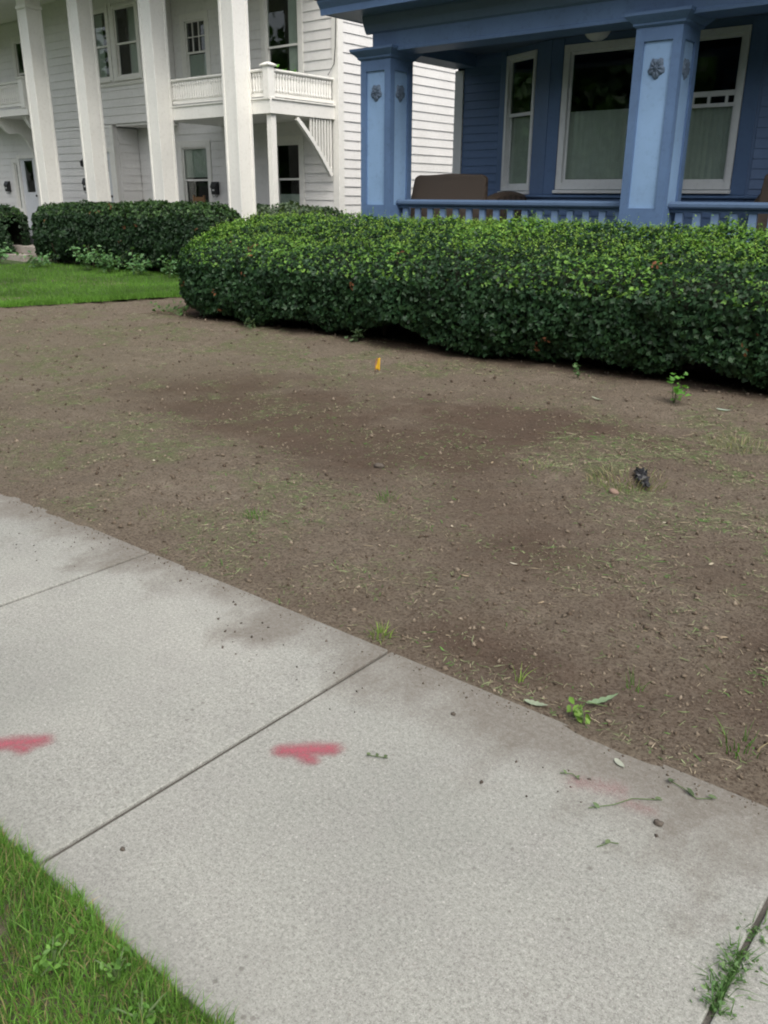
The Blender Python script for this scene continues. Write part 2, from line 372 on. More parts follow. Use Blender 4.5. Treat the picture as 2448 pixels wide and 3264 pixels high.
def grid_sheet(name, x0, x1, y0, y1, step, zf, mat, maskf=None):
    xs = np.arange(x0, x1+step*.5, step); ys = np.arange(y0, y1+step*.5, step); X, Y = np.meshgrid(xs, ys); nx = len(xs); ny = len(ys)
    V = np.stack([X, Y, zf(X, Y)], -1).reshape(-1, 3); i = np.arange(nx-1)[None]+np.arange(ny-1)[:, None]*nx
    T = np.stack([i, i+1, i+1+nx, i+nx], -1).reshape(-1, 4); c = maskf(X, Y).reshape(-1, 3) if maskf else None
    return link(name, np_mesh(name, V, T, mat, c, True, 'mask'))
def soil_masks(x, y):
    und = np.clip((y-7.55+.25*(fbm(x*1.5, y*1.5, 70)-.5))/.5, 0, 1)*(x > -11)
    gm = green_mask(x, y); spk = np.clip((fbm(x*14, y*14, 41, 3)-.44)*6, 0, 1)
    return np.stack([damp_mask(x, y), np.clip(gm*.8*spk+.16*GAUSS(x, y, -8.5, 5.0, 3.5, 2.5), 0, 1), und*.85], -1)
soil = grid_sheet('bare_soil', -17, 3.0, 2.19, 10.2, .034, soil_h, 'soil', soil_masks); tag(soil, kind='structure')
# neighbour lawn (a turf sheet a little above the soil, with a ragged edge)
xs = np.linspace(0, 1, 60); ys = np.linspace(2.3, 12.6, 160); LX, LY = np.meshgrid(xs, ys)
WX = lawn_edge(LY)*(1-LX)+(-40)*LX
V = np.stack([WX, LY, .03+(fbm(WX*.8, LY*.8, 5)-.5)*.05-.03*(LX < .004)], -1).reshape(-1, 3); nx = 60
i = np.arange(nx-1)[None]+np.arange(159)[:, None]*nx; T = np.stack([i, i+nx, i+1+nx, i+1], -1).reshape(-1, 4)
lawn = link('lawn', np_mesh('lawn', V, T, 'turf', None, True)); tag(lawn, kind='structure')
verge = grid_sheet('grass_verge', -9, 3, -2.2, .80, .05, lambda x, y: -.005+(fbm(x*3, y*3, 8)-.5)*.03, 'verge_turf'); tag(verge, kind='structure')
yard = box('yard_earth', -40, 14, 10.0, 30, -.3, .0, 'verge_turf'); tag(yard, kind='structure')

# sidewalk with its slabs
sw = thing('sidewalk', None, None, (0, 1.54, -.11)); tag(sw, kind='structure')
box('bedding', -22, 6, .83, 2.26, -.20, -.009, 'joint', sw)
JX = [-0.305+1.52*k_ for k_ in range(-7, 4)]
for i in range(len(JX)-1):
    cx = (JX[i]+JX[i+1])/2; hw = .7530; hy = .735
    V = []; F = []
    a, b = RNG.normal(0, .0015, 2)
    xs_ = np.linspace(-hw, hw, 7); ys_ = np.linspace(-hy, hy, 7)
    top = [[(x, y, a*x+b*y) for x in xs_] for y in ys_]
    V = [p for row in top for p in row]; F = [(r*7+c, r*7+c+1, r*7+c+8, r*7+c+7) for r in range(6) for c in range(6)]
    ring = [c for c in range(7)]+[r*7+6 for r in range(1, 7)]+[42+c for c in range(5, -1, -1)]+[r*7 for r in range(5, 0, -1)]
    n0 = len(V); V += [(V[q][0], V[q][1], -.10) for q in ring]
    for q in range(len(ring)): F.append((ring[q], n0+q, n0+(q+1) % len(ring), ring[(q+1) % len(ring)]))
    me = bpy.data.meshes.new('slab'); me.from_pydata(V, [], F)
    bm = bmesh.new(); bm.from_mesh(me); bmesh.ops.recalc_face_normals(bm, faces=bm.faces); bm.to_mesh(me); bm.free(); setmat(me, 'concrete')
    o = link('slab', me, sw, (cx, 1.54, 0)); bev(o, .005, 2)

# ================================================================== HOUSE PIECES
def clapboards(wall, fr, u0, u1, z0, z1, pitch, mat, openings=(), t=.02, n0=0.0, name='clapboard'):
    rows = int(math.ceil((z1-z0)/pitch-1e-6))
    for r in range(rows):
        a = z0+r*pitch; b = min(a+pitch+.012, z1+.001); mid = (a+min(a+pitch, z1))/2
        segs = [(u0, u1)]
        for (o0, o1, p0, p1) in openings:
            if p0 < mid < p1:
                ns = []
                for s0, s1 in segs:
                    if o1 <= s0 or o0 >= s1: ns.append((s0, s1)); continue
                    if o0 > s0: ns.append((s0, o0))
                    if o1 < s1: ns.append((o1, s1))
                segs = ns
        for s0, s1 in segs:
            if s1-s0 < .03: continue
            j = RNG.normal(0, .0015)
            V, F = fr.prof([(n0, a), (n0+t+j, a), (n0+.005, b), (n0, b)], s0, s1); mesh(name, V, F, mat, wall)
def sheathing(name, fr, u0, u1, z0, z1, openings, mat, parent, th=.14):
    us = sorted({u0, u1, *[o[0] for o in openings], *[o[1] for o in openings]}); zs = sorted({z0, z1, *[o[2] for o in openings], *[o[3] for o in openings]})
    us = [u for u in us if u0 <= u <= u1]; zs = [z for z in zs if z0 <= z <= z1]
    vid = {}; V = []; F = []
    def vv(u, n, z):
        k_ = (round(u, 5), round(n, 5), round(z, 5))
        if k_ not in vid: vid[k_] = len(V); V.append(fr.P(u, n, z))
        return vid[k_]
    def solid(i, j):
        if i < 0 or j < 0 or i >= len(us)-1 or j >= len(zs)-1: return False
        um = (us[i]+us[i+1])/2; zm = (zs[j]+zs[j+1])/2
        return not any(o[0] < um < o[1] and o[2] < zm < o[3] for o in openings)
    for i in range(len(us)-1):
        for j in range(len(zs)-1):
            if not solid(i, j): continue
            a, b, c, d = us[i], us[i+1], zs[j], zs[j+1]
            F.append((vv(a, 0, c), vv(b, 0, c), vv(b, 0, d), vv(a, 0, d))); F.append((vv(a, -th, c), vv(a, -th, d), vv(b, -th, d), vv(b, -th, c)))
            if not solid(i-1, j): F.append((vv(a, 0, c), vv(a, 0, d), vv(a, -th, d), vv(a, -th, c)))
            if not solid(i+1, j): F.append((vv(b, 0, c), vv(b, -th, c), vv(b, -th, d), vv(b, 0, d)))
            if not solid(i, j-1): F.append((vv(a, 0, c), vv(a, -th, c), vv(b, -th, c), vv(b, 0, c)))
            if not solid(i, j+1): F.append((vv(a, 0, d), vv(b, 0, d), vv(b, -th, d), vv(a, -th, d)))
    return mesh(name, V, F, mat, parent)
def window(house, fr, u0, u1, z0, z1, fw_=.075, meet=None, curtain=None, casing='sash', sash='sash', muntin=None, casew=None, sillh=.05, proud=.03, bandz=None):
    """frame in an opening; children frame pieces, panes, meeting rail, sill, curtain"""
    V, F = merge([fr.box(u0, u0+fw_, -.06, proud, z0, z1), fr.box(u1-fw_, u1, -.06, proud, z0, z1),
                  fr.box(u0+fw_, u1-fw_, -.06, proud-.002, z1-fw_, z1), fr.box(u0+fw_, u1-fw_, -.06, proud-.002, z0, z0+fw_)])
    fo = mesh('window', V, F, casing, house); bev(fo, .004)
    if sillh:
        V, F = fr.prof([(-.05, z0-sillh), (proud+.045, z0-sillh), (proud+.045, z0-.012), (-.05, z0-.001)], u0-.015, u1+.015); bev(mesh('sill', V, F, casing, fo), .004)
    a, b, c, d = u0+fw_, u1-fw_, z0+fw_, z1-fw_; st = .035
    def sashset(zl, zh, nn):
        V, F = merge([fr.box(a, a+st, nn-.03, nn, zl, zh), fr.box(b-st, b, nn-.03, nn, zl, zh), fr.box(a+st, b-st, nn-.031, nn-.001, zh-st, zh), fr.box(a+st, b-st, nn-.031, nn-.001, zl, zl+st*1.3)])
        so_ = mesh('sash', V, F, sash, fo); bev(so_, .003)
        V, F = fr.box(a+st*.6, b-st*.6, nn-.018, nn-.012, zl+st*.6, zh-st*.6); mesh('pane', V, F, 'glass', fo)
        return so_
    if meet:
        sashset(c, meet+.02, -.045); sashset(meet-.02, d, -.012)
    else: sashset(c, d, -.02)
    if muntin:
        nx_, nz_, zl, zh = muntin
        for q in range(1, nx_):
            uu = a+st+(b-a-2*st)*q/nx_; V, F = fr.box(uu-.009, uu+.009, -.045, -.002, zl, zh); mesh('muntin', V, F, sash, fo)
        for q in range(1, nz_):
            zz = zl+(zh-zl)*q/nz_; V, F = fr.box(a+st, b-st, -.044, -.004, zz-.009, zz+.009); mesh('muntin', V, F, sash, fo)
    if curtain:
        zl, zh, ca, cb = curtain; n = 70; V = []; F = []
        for q in range(n+1):
            uu = ca+(cb-ca)*q/n; nn = -.088+.010*math.sin(q*1.15+.6*math.sin(q*.31))
            V += [fr.P(uu, nn, zl), fr.P(uu, nn*.96, (zl+zh)/2), fr.P(uu, nn*.9-.01, zh)]
        for q in range(n):
            for r in range(2): F.append((3*q+r, 3*q+3+r, 3*q+4+r, 3*q+1+r))
        mesh('curtain', V, F, 'curtain', fo, smooth=True)
        mesh('curtain_rod', *tube([fr.P(ca-.02, -.105, zh-.01), fr.P(cb+.02, -.105, zh-.01)], .007), 'sash', fo)
    return fo

# ================================================================== BLUE HOUSE
PF, CEIL = .85, 3.66
bh = thing('blue_house', 'blue clapboard house with deep front porch, square panelled columns and white framed windows', 'house', (-4.5, 14, 0))
YH, XL, XR = 12.0, -8.40, 1.2
P0, P1, P2, P3 = (-7.6, YH), (-6.49, 11.5), (-3.68, 11.5), (-2.57, YH)
wins_front = [(-6.30, -5.17), (-5.00, -3.87)]
# walls
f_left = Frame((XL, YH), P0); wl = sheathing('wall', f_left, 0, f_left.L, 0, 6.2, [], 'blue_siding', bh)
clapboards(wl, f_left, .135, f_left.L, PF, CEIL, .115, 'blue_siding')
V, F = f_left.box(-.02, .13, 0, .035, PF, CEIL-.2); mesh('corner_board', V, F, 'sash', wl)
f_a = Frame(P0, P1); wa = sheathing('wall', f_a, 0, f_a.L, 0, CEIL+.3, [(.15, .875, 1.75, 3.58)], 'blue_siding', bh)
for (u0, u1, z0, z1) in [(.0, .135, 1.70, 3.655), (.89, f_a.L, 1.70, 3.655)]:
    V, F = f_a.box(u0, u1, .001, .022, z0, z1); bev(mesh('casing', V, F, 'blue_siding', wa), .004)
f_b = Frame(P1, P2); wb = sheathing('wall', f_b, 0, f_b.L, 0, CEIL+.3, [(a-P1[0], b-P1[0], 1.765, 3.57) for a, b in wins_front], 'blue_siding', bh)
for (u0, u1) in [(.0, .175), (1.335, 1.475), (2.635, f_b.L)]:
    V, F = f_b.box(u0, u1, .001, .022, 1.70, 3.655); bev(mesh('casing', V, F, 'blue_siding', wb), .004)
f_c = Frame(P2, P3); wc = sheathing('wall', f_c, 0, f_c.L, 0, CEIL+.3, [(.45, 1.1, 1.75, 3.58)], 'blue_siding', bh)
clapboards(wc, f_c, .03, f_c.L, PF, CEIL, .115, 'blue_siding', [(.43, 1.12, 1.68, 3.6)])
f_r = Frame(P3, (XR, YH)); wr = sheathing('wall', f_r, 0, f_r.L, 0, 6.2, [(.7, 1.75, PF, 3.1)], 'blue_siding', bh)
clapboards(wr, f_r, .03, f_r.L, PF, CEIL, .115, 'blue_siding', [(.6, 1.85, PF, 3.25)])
V, F = f_r.box(.7, 1.75, -.06, .01, PF, 3.1); d_ = mesh('door', V, F, 'brown_wood', bh); bev(d_, .006)
V, F = f_r.box(.92, 1.53, .012, .02, 1.9, 2.9); mesh('pane', V, F, 'glass', d_)
# apron ledge under the bay windows
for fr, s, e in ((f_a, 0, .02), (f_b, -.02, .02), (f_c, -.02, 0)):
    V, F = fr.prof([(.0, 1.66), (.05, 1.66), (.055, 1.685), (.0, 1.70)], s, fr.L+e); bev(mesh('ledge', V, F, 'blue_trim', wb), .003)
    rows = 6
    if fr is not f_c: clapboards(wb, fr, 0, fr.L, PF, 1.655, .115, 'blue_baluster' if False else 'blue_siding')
f_w = Frame((XL, 23), (XL, YH)); ww = sheathing('wall', f_w, 0, f_w.L, 0, 6.2, [], 'blue_siding', bh); clapboards(ww, f_w, 0, f_w.L-.06, .5, 6.1, .23, 'blue_siding')
f_e = Frame((XR, YH), (XR, 23)); sheathing('wall', f_e, 0, f_e.L, 0, 6.2, [], 'blue_siding', bh)
f_n = Frame((XR, 23), (XL, 23)); sheathing('wall', f_n, 0, f_n.L, 0, 6.2, [], 'blue_siding', bh)
f_u = Frame((-7.6, YH), (-2.57, YH)); sheathing('upper_wall', f_u, 0.01, f_u.L-.01, CEIL+.4, 6.2, [], 'blue_siding', bh)
box('interior_floor', XL+.2, XR-.2, 12.2, 22.8, PF-.1, PF, 'interior', bh); box('interior_wall', XL+.2, XR-.2, 15.2, 15.3, PF, 6.0, 'interior', bh); box('interior_ceiling', XL+.2, XR-.2, 12.15, 22.8, 3.9, 4.0, 'interior', bh)
mesh('roof', [(XL-.5, 11.6, 6.15), (XR+.5, 11.6, 6.15), (XR+.5, 23.4, 6.15), (XL-.5, 23.4, 6.15), (-3.6, 14.5, 8.8), (-3.6, 20.5, 8.8)], [(0, 1, 4), (1, 2, 5, 4), (2, 3, 5), (3, 0, 4, 5), (3, 2, 1, 0)], 'roof', bh)
# windows of the bay
window(bh, f_a, .15, .875, 1.75, 3.58, .055, 2.785, (1.80, 2.76, .21, .82))
w2_ = window(bh, f_b, wins_front[0][0]-P1[0], wins_front[0][1]-P1[0], 1.765, 3.57, .085, None, (1.90, 2.76, .28, 1.24))
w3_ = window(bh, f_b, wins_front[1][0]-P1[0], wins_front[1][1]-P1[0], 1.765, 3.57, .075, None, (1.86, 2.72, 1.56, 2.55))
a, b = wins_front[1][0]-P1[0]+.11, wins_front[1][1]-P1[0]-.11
for zz, hh in ((2.735, .022), (2.865, .03)):  # bars added to shape the bright band reflected in this window
    V, F = f_b.box(a, b, -.06, -.028, zz-hh, zz+hh); mesh('reflection_rail', V, F, 'sash', w3_)
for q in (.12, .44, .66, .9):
    uu = a+(b-a)*q; V, F = f_b.box(uu-.018, uu+.018, -.058, -.03, 2.757, 2.835); mesh('muntin', V, F, 'sash', w3_)  # uprights of the same reflected band, not glazing bars
window(bh, f_c, .45, 1.1, 1.75, 3.58, .055, 2.785, (1.80, 2.76, .5, 1.05))
# porch floor, skirt, ceiling, beam, cornice, roof
box('porch_floor', -8.75, XR, 9.92, 12.0, PF-.06, PF, 'porch_floor', bh, .01)
box('porch_skirt', -8.68, XR-.05, 10.02, 10.08, 0, PF-.06, 'blue_trim', bh)
box('porch_skirt', -8.68, -8.62, 10.082, 12.0, 0, PF-.06, 'blue_trim', bh)
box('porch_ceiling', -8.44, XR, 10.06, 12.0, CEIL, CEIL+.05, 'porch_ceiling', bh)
fx = FX(10.03)
beam = mesh('porch_beam', *fx.prof([(-.40, 3.49), (.012, 3.49), (.012, 3.53), (0, 3.535), (0, 3.93), (-.40, 3.93)], -8.45, XR), 'blue_trim', bh)
bev(beam, .004)
fs = Frame((-8.45, 12.0), (-8.45, 10.03))
bev(mesh('porch_beam', *fs.prof([(-.40, 3.492), (.011, 3.492), (.011, 3.53), (-.001, 3.535), (-.001, 3.928), (-.40, 3.928)], 0, fs.L-.402), 'blue_trim', bh), .004)
mesh('bed_moulding', *fx.prof([(.001, 3.72), (.03, 3.74), (.075, 3.82), (.10, 3.905), (.10, 3.929), (.001, 3.929)], -8.55, XR), 'blue_cap', bh)
mesh('bed_moulding', *fs.prof([(.001, 3.72), (.03, 3.74), (.075, 3.82), (.10, 3.905), (.10, 3.929), (.001, 3.929)], 0, fs.L), 'blue_cap', bh)
box('soffit', -8.86, XR+.3, 9.56, 12.0, 3.93, 3.97, 'blue_cap', bh)
mesh('fascia', *FX(9.56).prof([(0, 3.925), (.02, 3.925), (.03, 4.0), (.09, 4.07), (.09, 4.10), (0, 4.10)], -8.95, XR+.35), 'blue_trim', bh)
mesh('fascia', *Frame((-8.86, 12.0), (-8.86, 9.56)).prof([(0, 3.925), (.02, 3.925), (.03, 4.0), (.09, 4.07), (.09, 4.10), (0, 4.10)], 0, 2.44), 'blue_trim', bh)
mesh('porch_roof', [(-8.98, 9.44, 4.10), (XR+.4, 9.44, 4.10), (XR+.4, 12.0, 5.05), (-8.0, 12.0, 5.05), (-8.98, 12.0, 4.10)], [(0, 1, 2, 3), (0, 3, 4), (0, 4, 2, 1), (2, 4, 3)], 'roof', bh)

# rosette medallion shared by all panels
def rosette_mesh():
    V = [(0, -.035, 0)]; F = []; seg = 40
    prof = [(.25, .034), (.38, .022), (.5, .038), (.7, .025), (.86, .025), (1.0, .0)]
    for k_, (rr, hh) in enumerate(prof):
        for j in range(seg):
            th = 2*math.pi*j/seg; lobe = 1+.13*math.cos(5*th+math.pi/2*5)*(rr**1.5)+.03*math.cos(15*th)*rr
            r_ = .092*rr*lobe; V.append((r_*math.cos(th), -hh*(.75+.25*math.cos(10*th)), r_*1.12*math.sin(th)))
    for j in range(seg): F.append((0, 1+j, 1+(j+1) % seg))
    for k_ in range(len(prof)-1):
        for j in range(seg): a_ = 1+k_*seg; F.append((a_+j, a_+seg+j, a_+seg+(j+1) % seg, a_+(j+1) % seg))
    me = bpy.data.meshes.new('rosette'); me.from_pydata(V, [], F); me.shade_smooth(); setmat(me, 'rosette'); return me
ROS = rosette_mesh()
HX, HY = .265, .25
def porch_column(cx, cy):
    parts = []
    for sx in (-1, 1):
        for sy in (-1, 1): x0, x1 = sorted((cx+sx*HX, cx+sx*(HX-.10))); y0, y1 = sorted((cy+sy*HY, cy+sy*(HY-.10))); parts.append(boxVF(x0, x1, y0, y1, PF, 3.45))
    for z0, z1 in ((PF, 1.05), (1.40, 1.55), (3.27, 3.45)) if False else ((PF, 1.545), (3.27, 3.45)):
        parts.append(boxVF(cx-HX+.1, cx+HX-.1, cy-HY+.002, cy+HY-.002, z0, z1)); parts.append(boxVF(cx-HX+.002, cx-HX+.099, cy-HY+.101, cy+HY-.101, z0, z1)); parts.append(boxVF(cx+HX-.099, cx+HX-.002, cy-HY+.101, cy+HY-.101, z0, z1))
    c = mesh('porch_column', *merge(parts), 'blue_trim', bh)
    for sx, sy in ((0, -1), (0, 1), (-1, 0), (1, 0)):
        if sx == 0: y0, y1 = sorted((cy+sy*(HY-.028), cy+sy*(HY-.05))); pl = box('panel', cx-HX+.099, cx+HX-.099, y0, y1, 1.54, 3.275, 'blue_panel', c)
        else: x0, x1 = sorted((cx+sx*(HX-.028), cx+sx*(HX-.05))); pl = box('panel', x0, x1, cy-HY+.099, cy+HY-.099, 1.54, 3.275, 'blue_panel', c)
        o = link('rosette', ROS, c, (cx+sx*(HX-.0275), cy+sy*(HY-.0275), 3.0)); o.rotation_euler.z = {(0, -1): 0, (0, 1): math.pi, (-1, 0): -math.pi/2, (1, 0): math.pi/2}[(sx, sy)]
    cap = mesh('capital', *rings(cx, cy, [(HX+.004, HY+.004, 3.405), (HX+.03, HY+.03, 3.425), (HX+.035, HY+.035, 3.445), (HX+.085, HY+.085, 3.49), (HX+.11, HY+.11, 3.515), (HX+.11, HY+.11, 3.545), (HX+.02, HY+.02, 3.548)]), 'blue_trim', c)
    return c
for cx in (-8.375, -4.355, -.30): porch_column(cx, 10.25)
# railings
def baluster_mesh():
    V, F = rings(0, 0, [(.042, .02, 0), (.042, .02, .615)]); me = bpy.data.meshes.new('baluster'); me.from_pydata(V, [], F); setmat(me, 'blue_baluster'); return me
BAL = baluster_mesh()
def railing(x0, x1):
    fr = FX(10.25)
    r = mesh('railing', *fr.prof([(-.075, 1.545), (.075, 1.545), (.09, 1.565), (.09, 1.595), (.06, 1.62), (-.06, 1.62), (-.09, 1.595), (-.09, 1.565)], x0, x1), 'blue_cap', bh)
    mesh('under_rail', *fr.prof([(-.035, 1.505), (.035, 1.505), (.045, 1.544), (-.045, 1.544)], x0, x1), 'blue_cap', r)
    mesh('bottom_rail', *fr.prof([(-.04, .93), (.04, .93), (.04, .99), (-.04, .99)], x0, x1), 'blue_trim', r)
    n = int(round((x1-x0)/.212)); s = (x1-x0)/n
    for k_ in range(n):
        link('baluster', BAL, r, (x0+s*(k_+.5), 10.25, .99-.05))
railing(-8.11, -4.62); railing(-4.09, -.565)
bump_end = None
# side railing on the neighbour's side
frs = Frame((-8.375, 12.0), (-8.375, 10.5))
sr = mesh('railing', *frs.prof([(-.09, 1.56), (.09, 1.56), (.09, 1.61), (-.09, 1.61)], 0, 1.5), 'blue_cap', bh)
for k_ in range(7): o = link('baluster', BAL, sr, (-8.375, 10.62+.2*k_, .94)); o.rotation_euler.z = math.pi/2

# porch lamp
lamp = thing('ceiling_lamp', 'white glass bowl lamp on the blue porch ceiling above the picture window', 'lamp', (-5.60, 11.0, CEIL))
mesh('lamp_canopy', *lathe(-5.60, 11.0, [(.10, CEIL-.03), (.11, CEIL-.012), (.11, CEIL-.001)], 24), 'black_metal', lamp)
mesh('lamp_bowl', *lathe(-5.60, 11.0, [(.012, CEIL-.165), (.07, CEIL-.155), (.12, CEIL-.125), (.155, CEIL-.08), (.175, CEIL-.035), (.165, CEIL-.031)], 28), 'white_glass', lamp, smooth=True)

# wicker furniture
def loveseat(name, label, x0, x1, yb, depth, group=None, zt=1.96):
    t = thing(name, label, 'sofa' if x1-x0 > 1 else 'chair', ((x0+x1)/2, yb+depth/2, PF), group)
    n = 24; V = []; F = []
    outer = []
    for k_ in range(n+1):          # back panel: upright, top corners rounded, splaying to the seat, arched opening below
        u = k_/n; x = x0+(x1-x0)*u; e = min(u, 1-u)*(x1-x0); top = zt-.05*max(0, 1-e/.10)**2 - .008*math.sin(u*9)
        low = PF+.42+.10*math.exp(-((u-.5)/.25)**2)
        outer.append((x, low, top))
    for x, lo, tp in outer:
        sp = (x-(x0+x1)/2)*.10
        V += [(x+sp, yb-.02, lo), (x, yb+.10, tp), (x, yb+.19, tp), (x+sp, yb+.10, lo)]
    for k_ in range(n):
        a_ = 4*k_
        for q in range(4): F.append((a_+q, a_+4+q, a_+4+(q+1) % 4, a_+(q+1) % 4))
    F.append((3, 2, 1, 0)); F.append((4*n, 4*n+1, 4*n+2, 4*n+3)); bo = mesh('backrest', V, F, 'wicker', t); bev(bo, .02, 2)
    bev(box('seat', x0+.02, x1-.02, yb+.11, yb+depth-.02, PF+.28, PF+.44, 'wicker', t), .03)
    bev(box('cushion', x0+.1, x1-.1, yb+.16, yb+depth, PF+.445, PF+.54, 'brown_wood', t), .03)
    for sx in (-1, 1):
        xa = x0 if sx < 0 else x1; m_ = 12; V = []; F = []
        for k_ in range(m_+1):
            u = k_/m_; y = yb+.12+(depth-.10)*u; zc = PF+.80+.10*math.sin(u*math.pi*.8)-.02*u; wv = .055+.02*u; xc = xa+sx*(.03+.05*u)
            V += [(xc-wv, y, PF+.08), (xc+wv, y, PF+.08), (xc+wv*1.15, y, zc-.05), (xc+wv*.6, y, zc), (xc-wv*.6, y, zc), (xc-wv*1.15, y, zc-.05)]
        for k_ in range(m_):
            for q in range(6): a_ = 6*k_; F.append((a_+q, a_+(q+1) % 6, a_+6+(q+1) % 6, a_+6+q))
        F.append((5, 4, 3, 2, 1, 0)); F.append(tuple(6*m_+q for q in range(6))); mesh('arm', V, F, 'wicker', t)
        for yy in (yb+.06, yb+depth-.06): box('leg', xa-.03, xa+.03, yy-.03, yy+.03, PF, PF+.30, 'wicker', t)
    return t
loveseat('wicker_loveseat', 'brown wicker loveseat with its back to the porch rail, beside the left porch column', -8.22, -6.98, 10.62, .95)
loveseat('wicker_chair', 'brown wicker chair on the blue porch at the right edge of the picture', -3.33, -2.62, 10.90, .7)

# ================================================================== WHITE HOUSE
WH = thing('white_house', 'white clapboard two storey house with tall square columns and a balcony', 'house', (-21, 18, 0))
YB, XC, FL, TOP = 15.4, -13.95, .60, 6.9
fb = FX(YB)
ops = [(-16.20, -15.10, 4.05, 5.95), (-19.10, -18.26, 4.15, 5.72), (-19.54, -18.46, .80, 2.86), (-16.03, -15.16, .95, 2.85)]
wf = sheathing('wall', fb, -21.4, XC, 0, TOP, ops, 'white_siding', WH)
def grow(o, c): return (o[0]-c, o[1]+c, o[2]-c, o[3]+c)
clapboards(wf, fb, -21.33, XC-.16, FL, 3.25, .195, 'white_siding', [grow(o, .13) for o in ops], .025)
clapboards(wf, fb, -19.50, XC-.16, 3.50, TOP, .195, 'white_siding', [grow(o, .13) for o in ops], .025)
for o in ops:
    V, F = merge([fb.box(o[0]-.12, o[0]-.001, .001, .035, o[2]-.12, o[3]+.12), fb.box(o[1]+.001, o[1]+.12, .001, .035, o[2]-.12, o[3]+.12), fb.box(o[0]-.001, o[1]+.001, .001, .033, o[3]+.001, o[3]+.12), fb.box(o[0]-.001, o[1]+.001, .001, .033, o[2]-.12, o[2]-.001)])
    bev(mesh('casing', V, F, 'white_trim', wf), .004)
bev(mesh('corner_board', *fb.box(XC-.15, XC+.03, .001, .04, 0, TOP), 'white_trim', wf), .004)
window(WH, fb, *ops[0], .04, 4.85, (4.2, 5.8, -15.52, -15.16), 'white_trim', 'white_trim')
window(WH, fb, *ops[1], .04, 4.98, (4.2, 4.95, -19.03, -18.34), 'white_trim', 'white_trim', (3, 2, 5.0, 5.65))
window(WH, fb, *ops[2], .04, 2.03, (2.1, 2.8, -19.48, -18.52), 'white_trim', 'white_trim')
window(WH, fb, *ops[3], .04, 2.03, (1.1, 1.7, -15.98, -15.2), 'white_trim', 'white_trim')
fsd = Frame((XC, YB), (XC, 26)); wsd = sheathing('wall', fsd, .141, fsd.L, 0, TOP+1.5, [], 'white_siding', WH)
clapboards(wsd, fsd, .15, fsd.L, .31, 7.9, .195, 'white_siding', [], .026)
bev(mesh('corner_board', *fsd.box(-.042, .14, .0, .035, 0, TOP), 'white_trim', wsd), .004)
sheathing('wall', Frame((XC, 26), (-31, 26)), 0, 17, 0, TOP, [], 'white_siding', WH); sheathing('wall', Frame((-31, 26), (-31, YB)), 0, 10.6, 0, TOP, [], 'white_siding', WH)
# cable down the corner
cab = mesh('cable', *tube([(XC-.03, YB-.075, 5.55), (XC+.02, YB-.08, 5.3), (XC-.01, YB-.075, 4.7), (XC-.05, YB-.08, 4.35), (XC-.25, YB-.06, 4.15)], .009), 'black_metal', WH)
mesh('cable', *tube([(XC-.03, YB-.075, 5.55), (XC+.3, YB+.6, 5.62), (XC+.5, YB+1.6, 5.95), (XC+.3, YB+4, 6.9)], .008), 'black_metal', WH)
# central bay: upper storey and the ground floor under it
YU, XU, XG, XUL = 14.6, -19.56, -21.35, -24.4
fu = FX(YU); uop = [(-20.90, -19.90, 4.46, 6.1), (-21.85, -21.15, 4.46, 6.1)]
wu = sheathing('wall', fu, XUL, XU, 3.41, TOP, uop, 'white_siding', WH)
clapboards(wu, fu, XUL+.1, XU-.09, 3.42, TOP, .195, 'white_siding', [grow(o, .1) for o in uop], .025)
window(WH, fu, *uop[0], .05, 5.25, (4.5, 6.0, -20.35, -20.0), 'white_trim', 'white_trim'); window(WH, fu, *uop[1], .05, 5.25, (4.5, 6.0, -21.78, -21.5), 'white_trim', 'white_trim')
mesh('window_sill', *fu.prof([(.0, 4.30), (.05, 4.30), (.07, 4.35), (.0, 4.40)], -22.0, -19.6), 'white_trim', wu)
for o in uop:
    for ua in (o[0]-.09, o[1]+.001): mesh('casing', *fu.box(ua, ua+.089, .001, .035, o[2]-.05, o[3]+.1), 'white_trim', wu)
fus = Frame((XU, YU+.141), (XU, YB)); wus = sheathing('wall', fus, 0, fus.L, 3.41, TOP, [], 'white_siding', WH); clapboards(wus, fus, .0, fus.L-.03, 3.42, TOP, .195, 'white_siding', [], .025)
mesh('corner_board', *fu.box(XU-.085, XU+.03, .001, .04, 3.41, TOP), 'white_trim', wu)
box('overhang_ceiling', -21.2, XU-.02, YU+.02, YB-.02, 3.36, 3.405, 'white_trim', WH)
gop = [(-22.22, -21.56, FL, 2.75)]
wg = sheathing('wall', fu, XUL, XG, 0, 3.405, gop, 'white_siding', WH)
clapboards(wg, fu, XUL+.02, XG-.1, FL, 3.40, .195, 'white_siding', [grow(gop[0], .08)], .025)
mesh('corner_board', *fu.box(XG-.095, XG+.03, .001, .04, 0, 3.40), 'white_trim', wg)
fgs = Frame((XG, YU+.141), (XG, YB)); wgs = sheathing('wall', fgs, 0, fgs.L-.02, 0, 3.355, [], 'white_siding', WH); clapboards(wgs, fgs, 0, fgs.L-.03, FL, 3.35, .195, 'white_siding', [], .025)
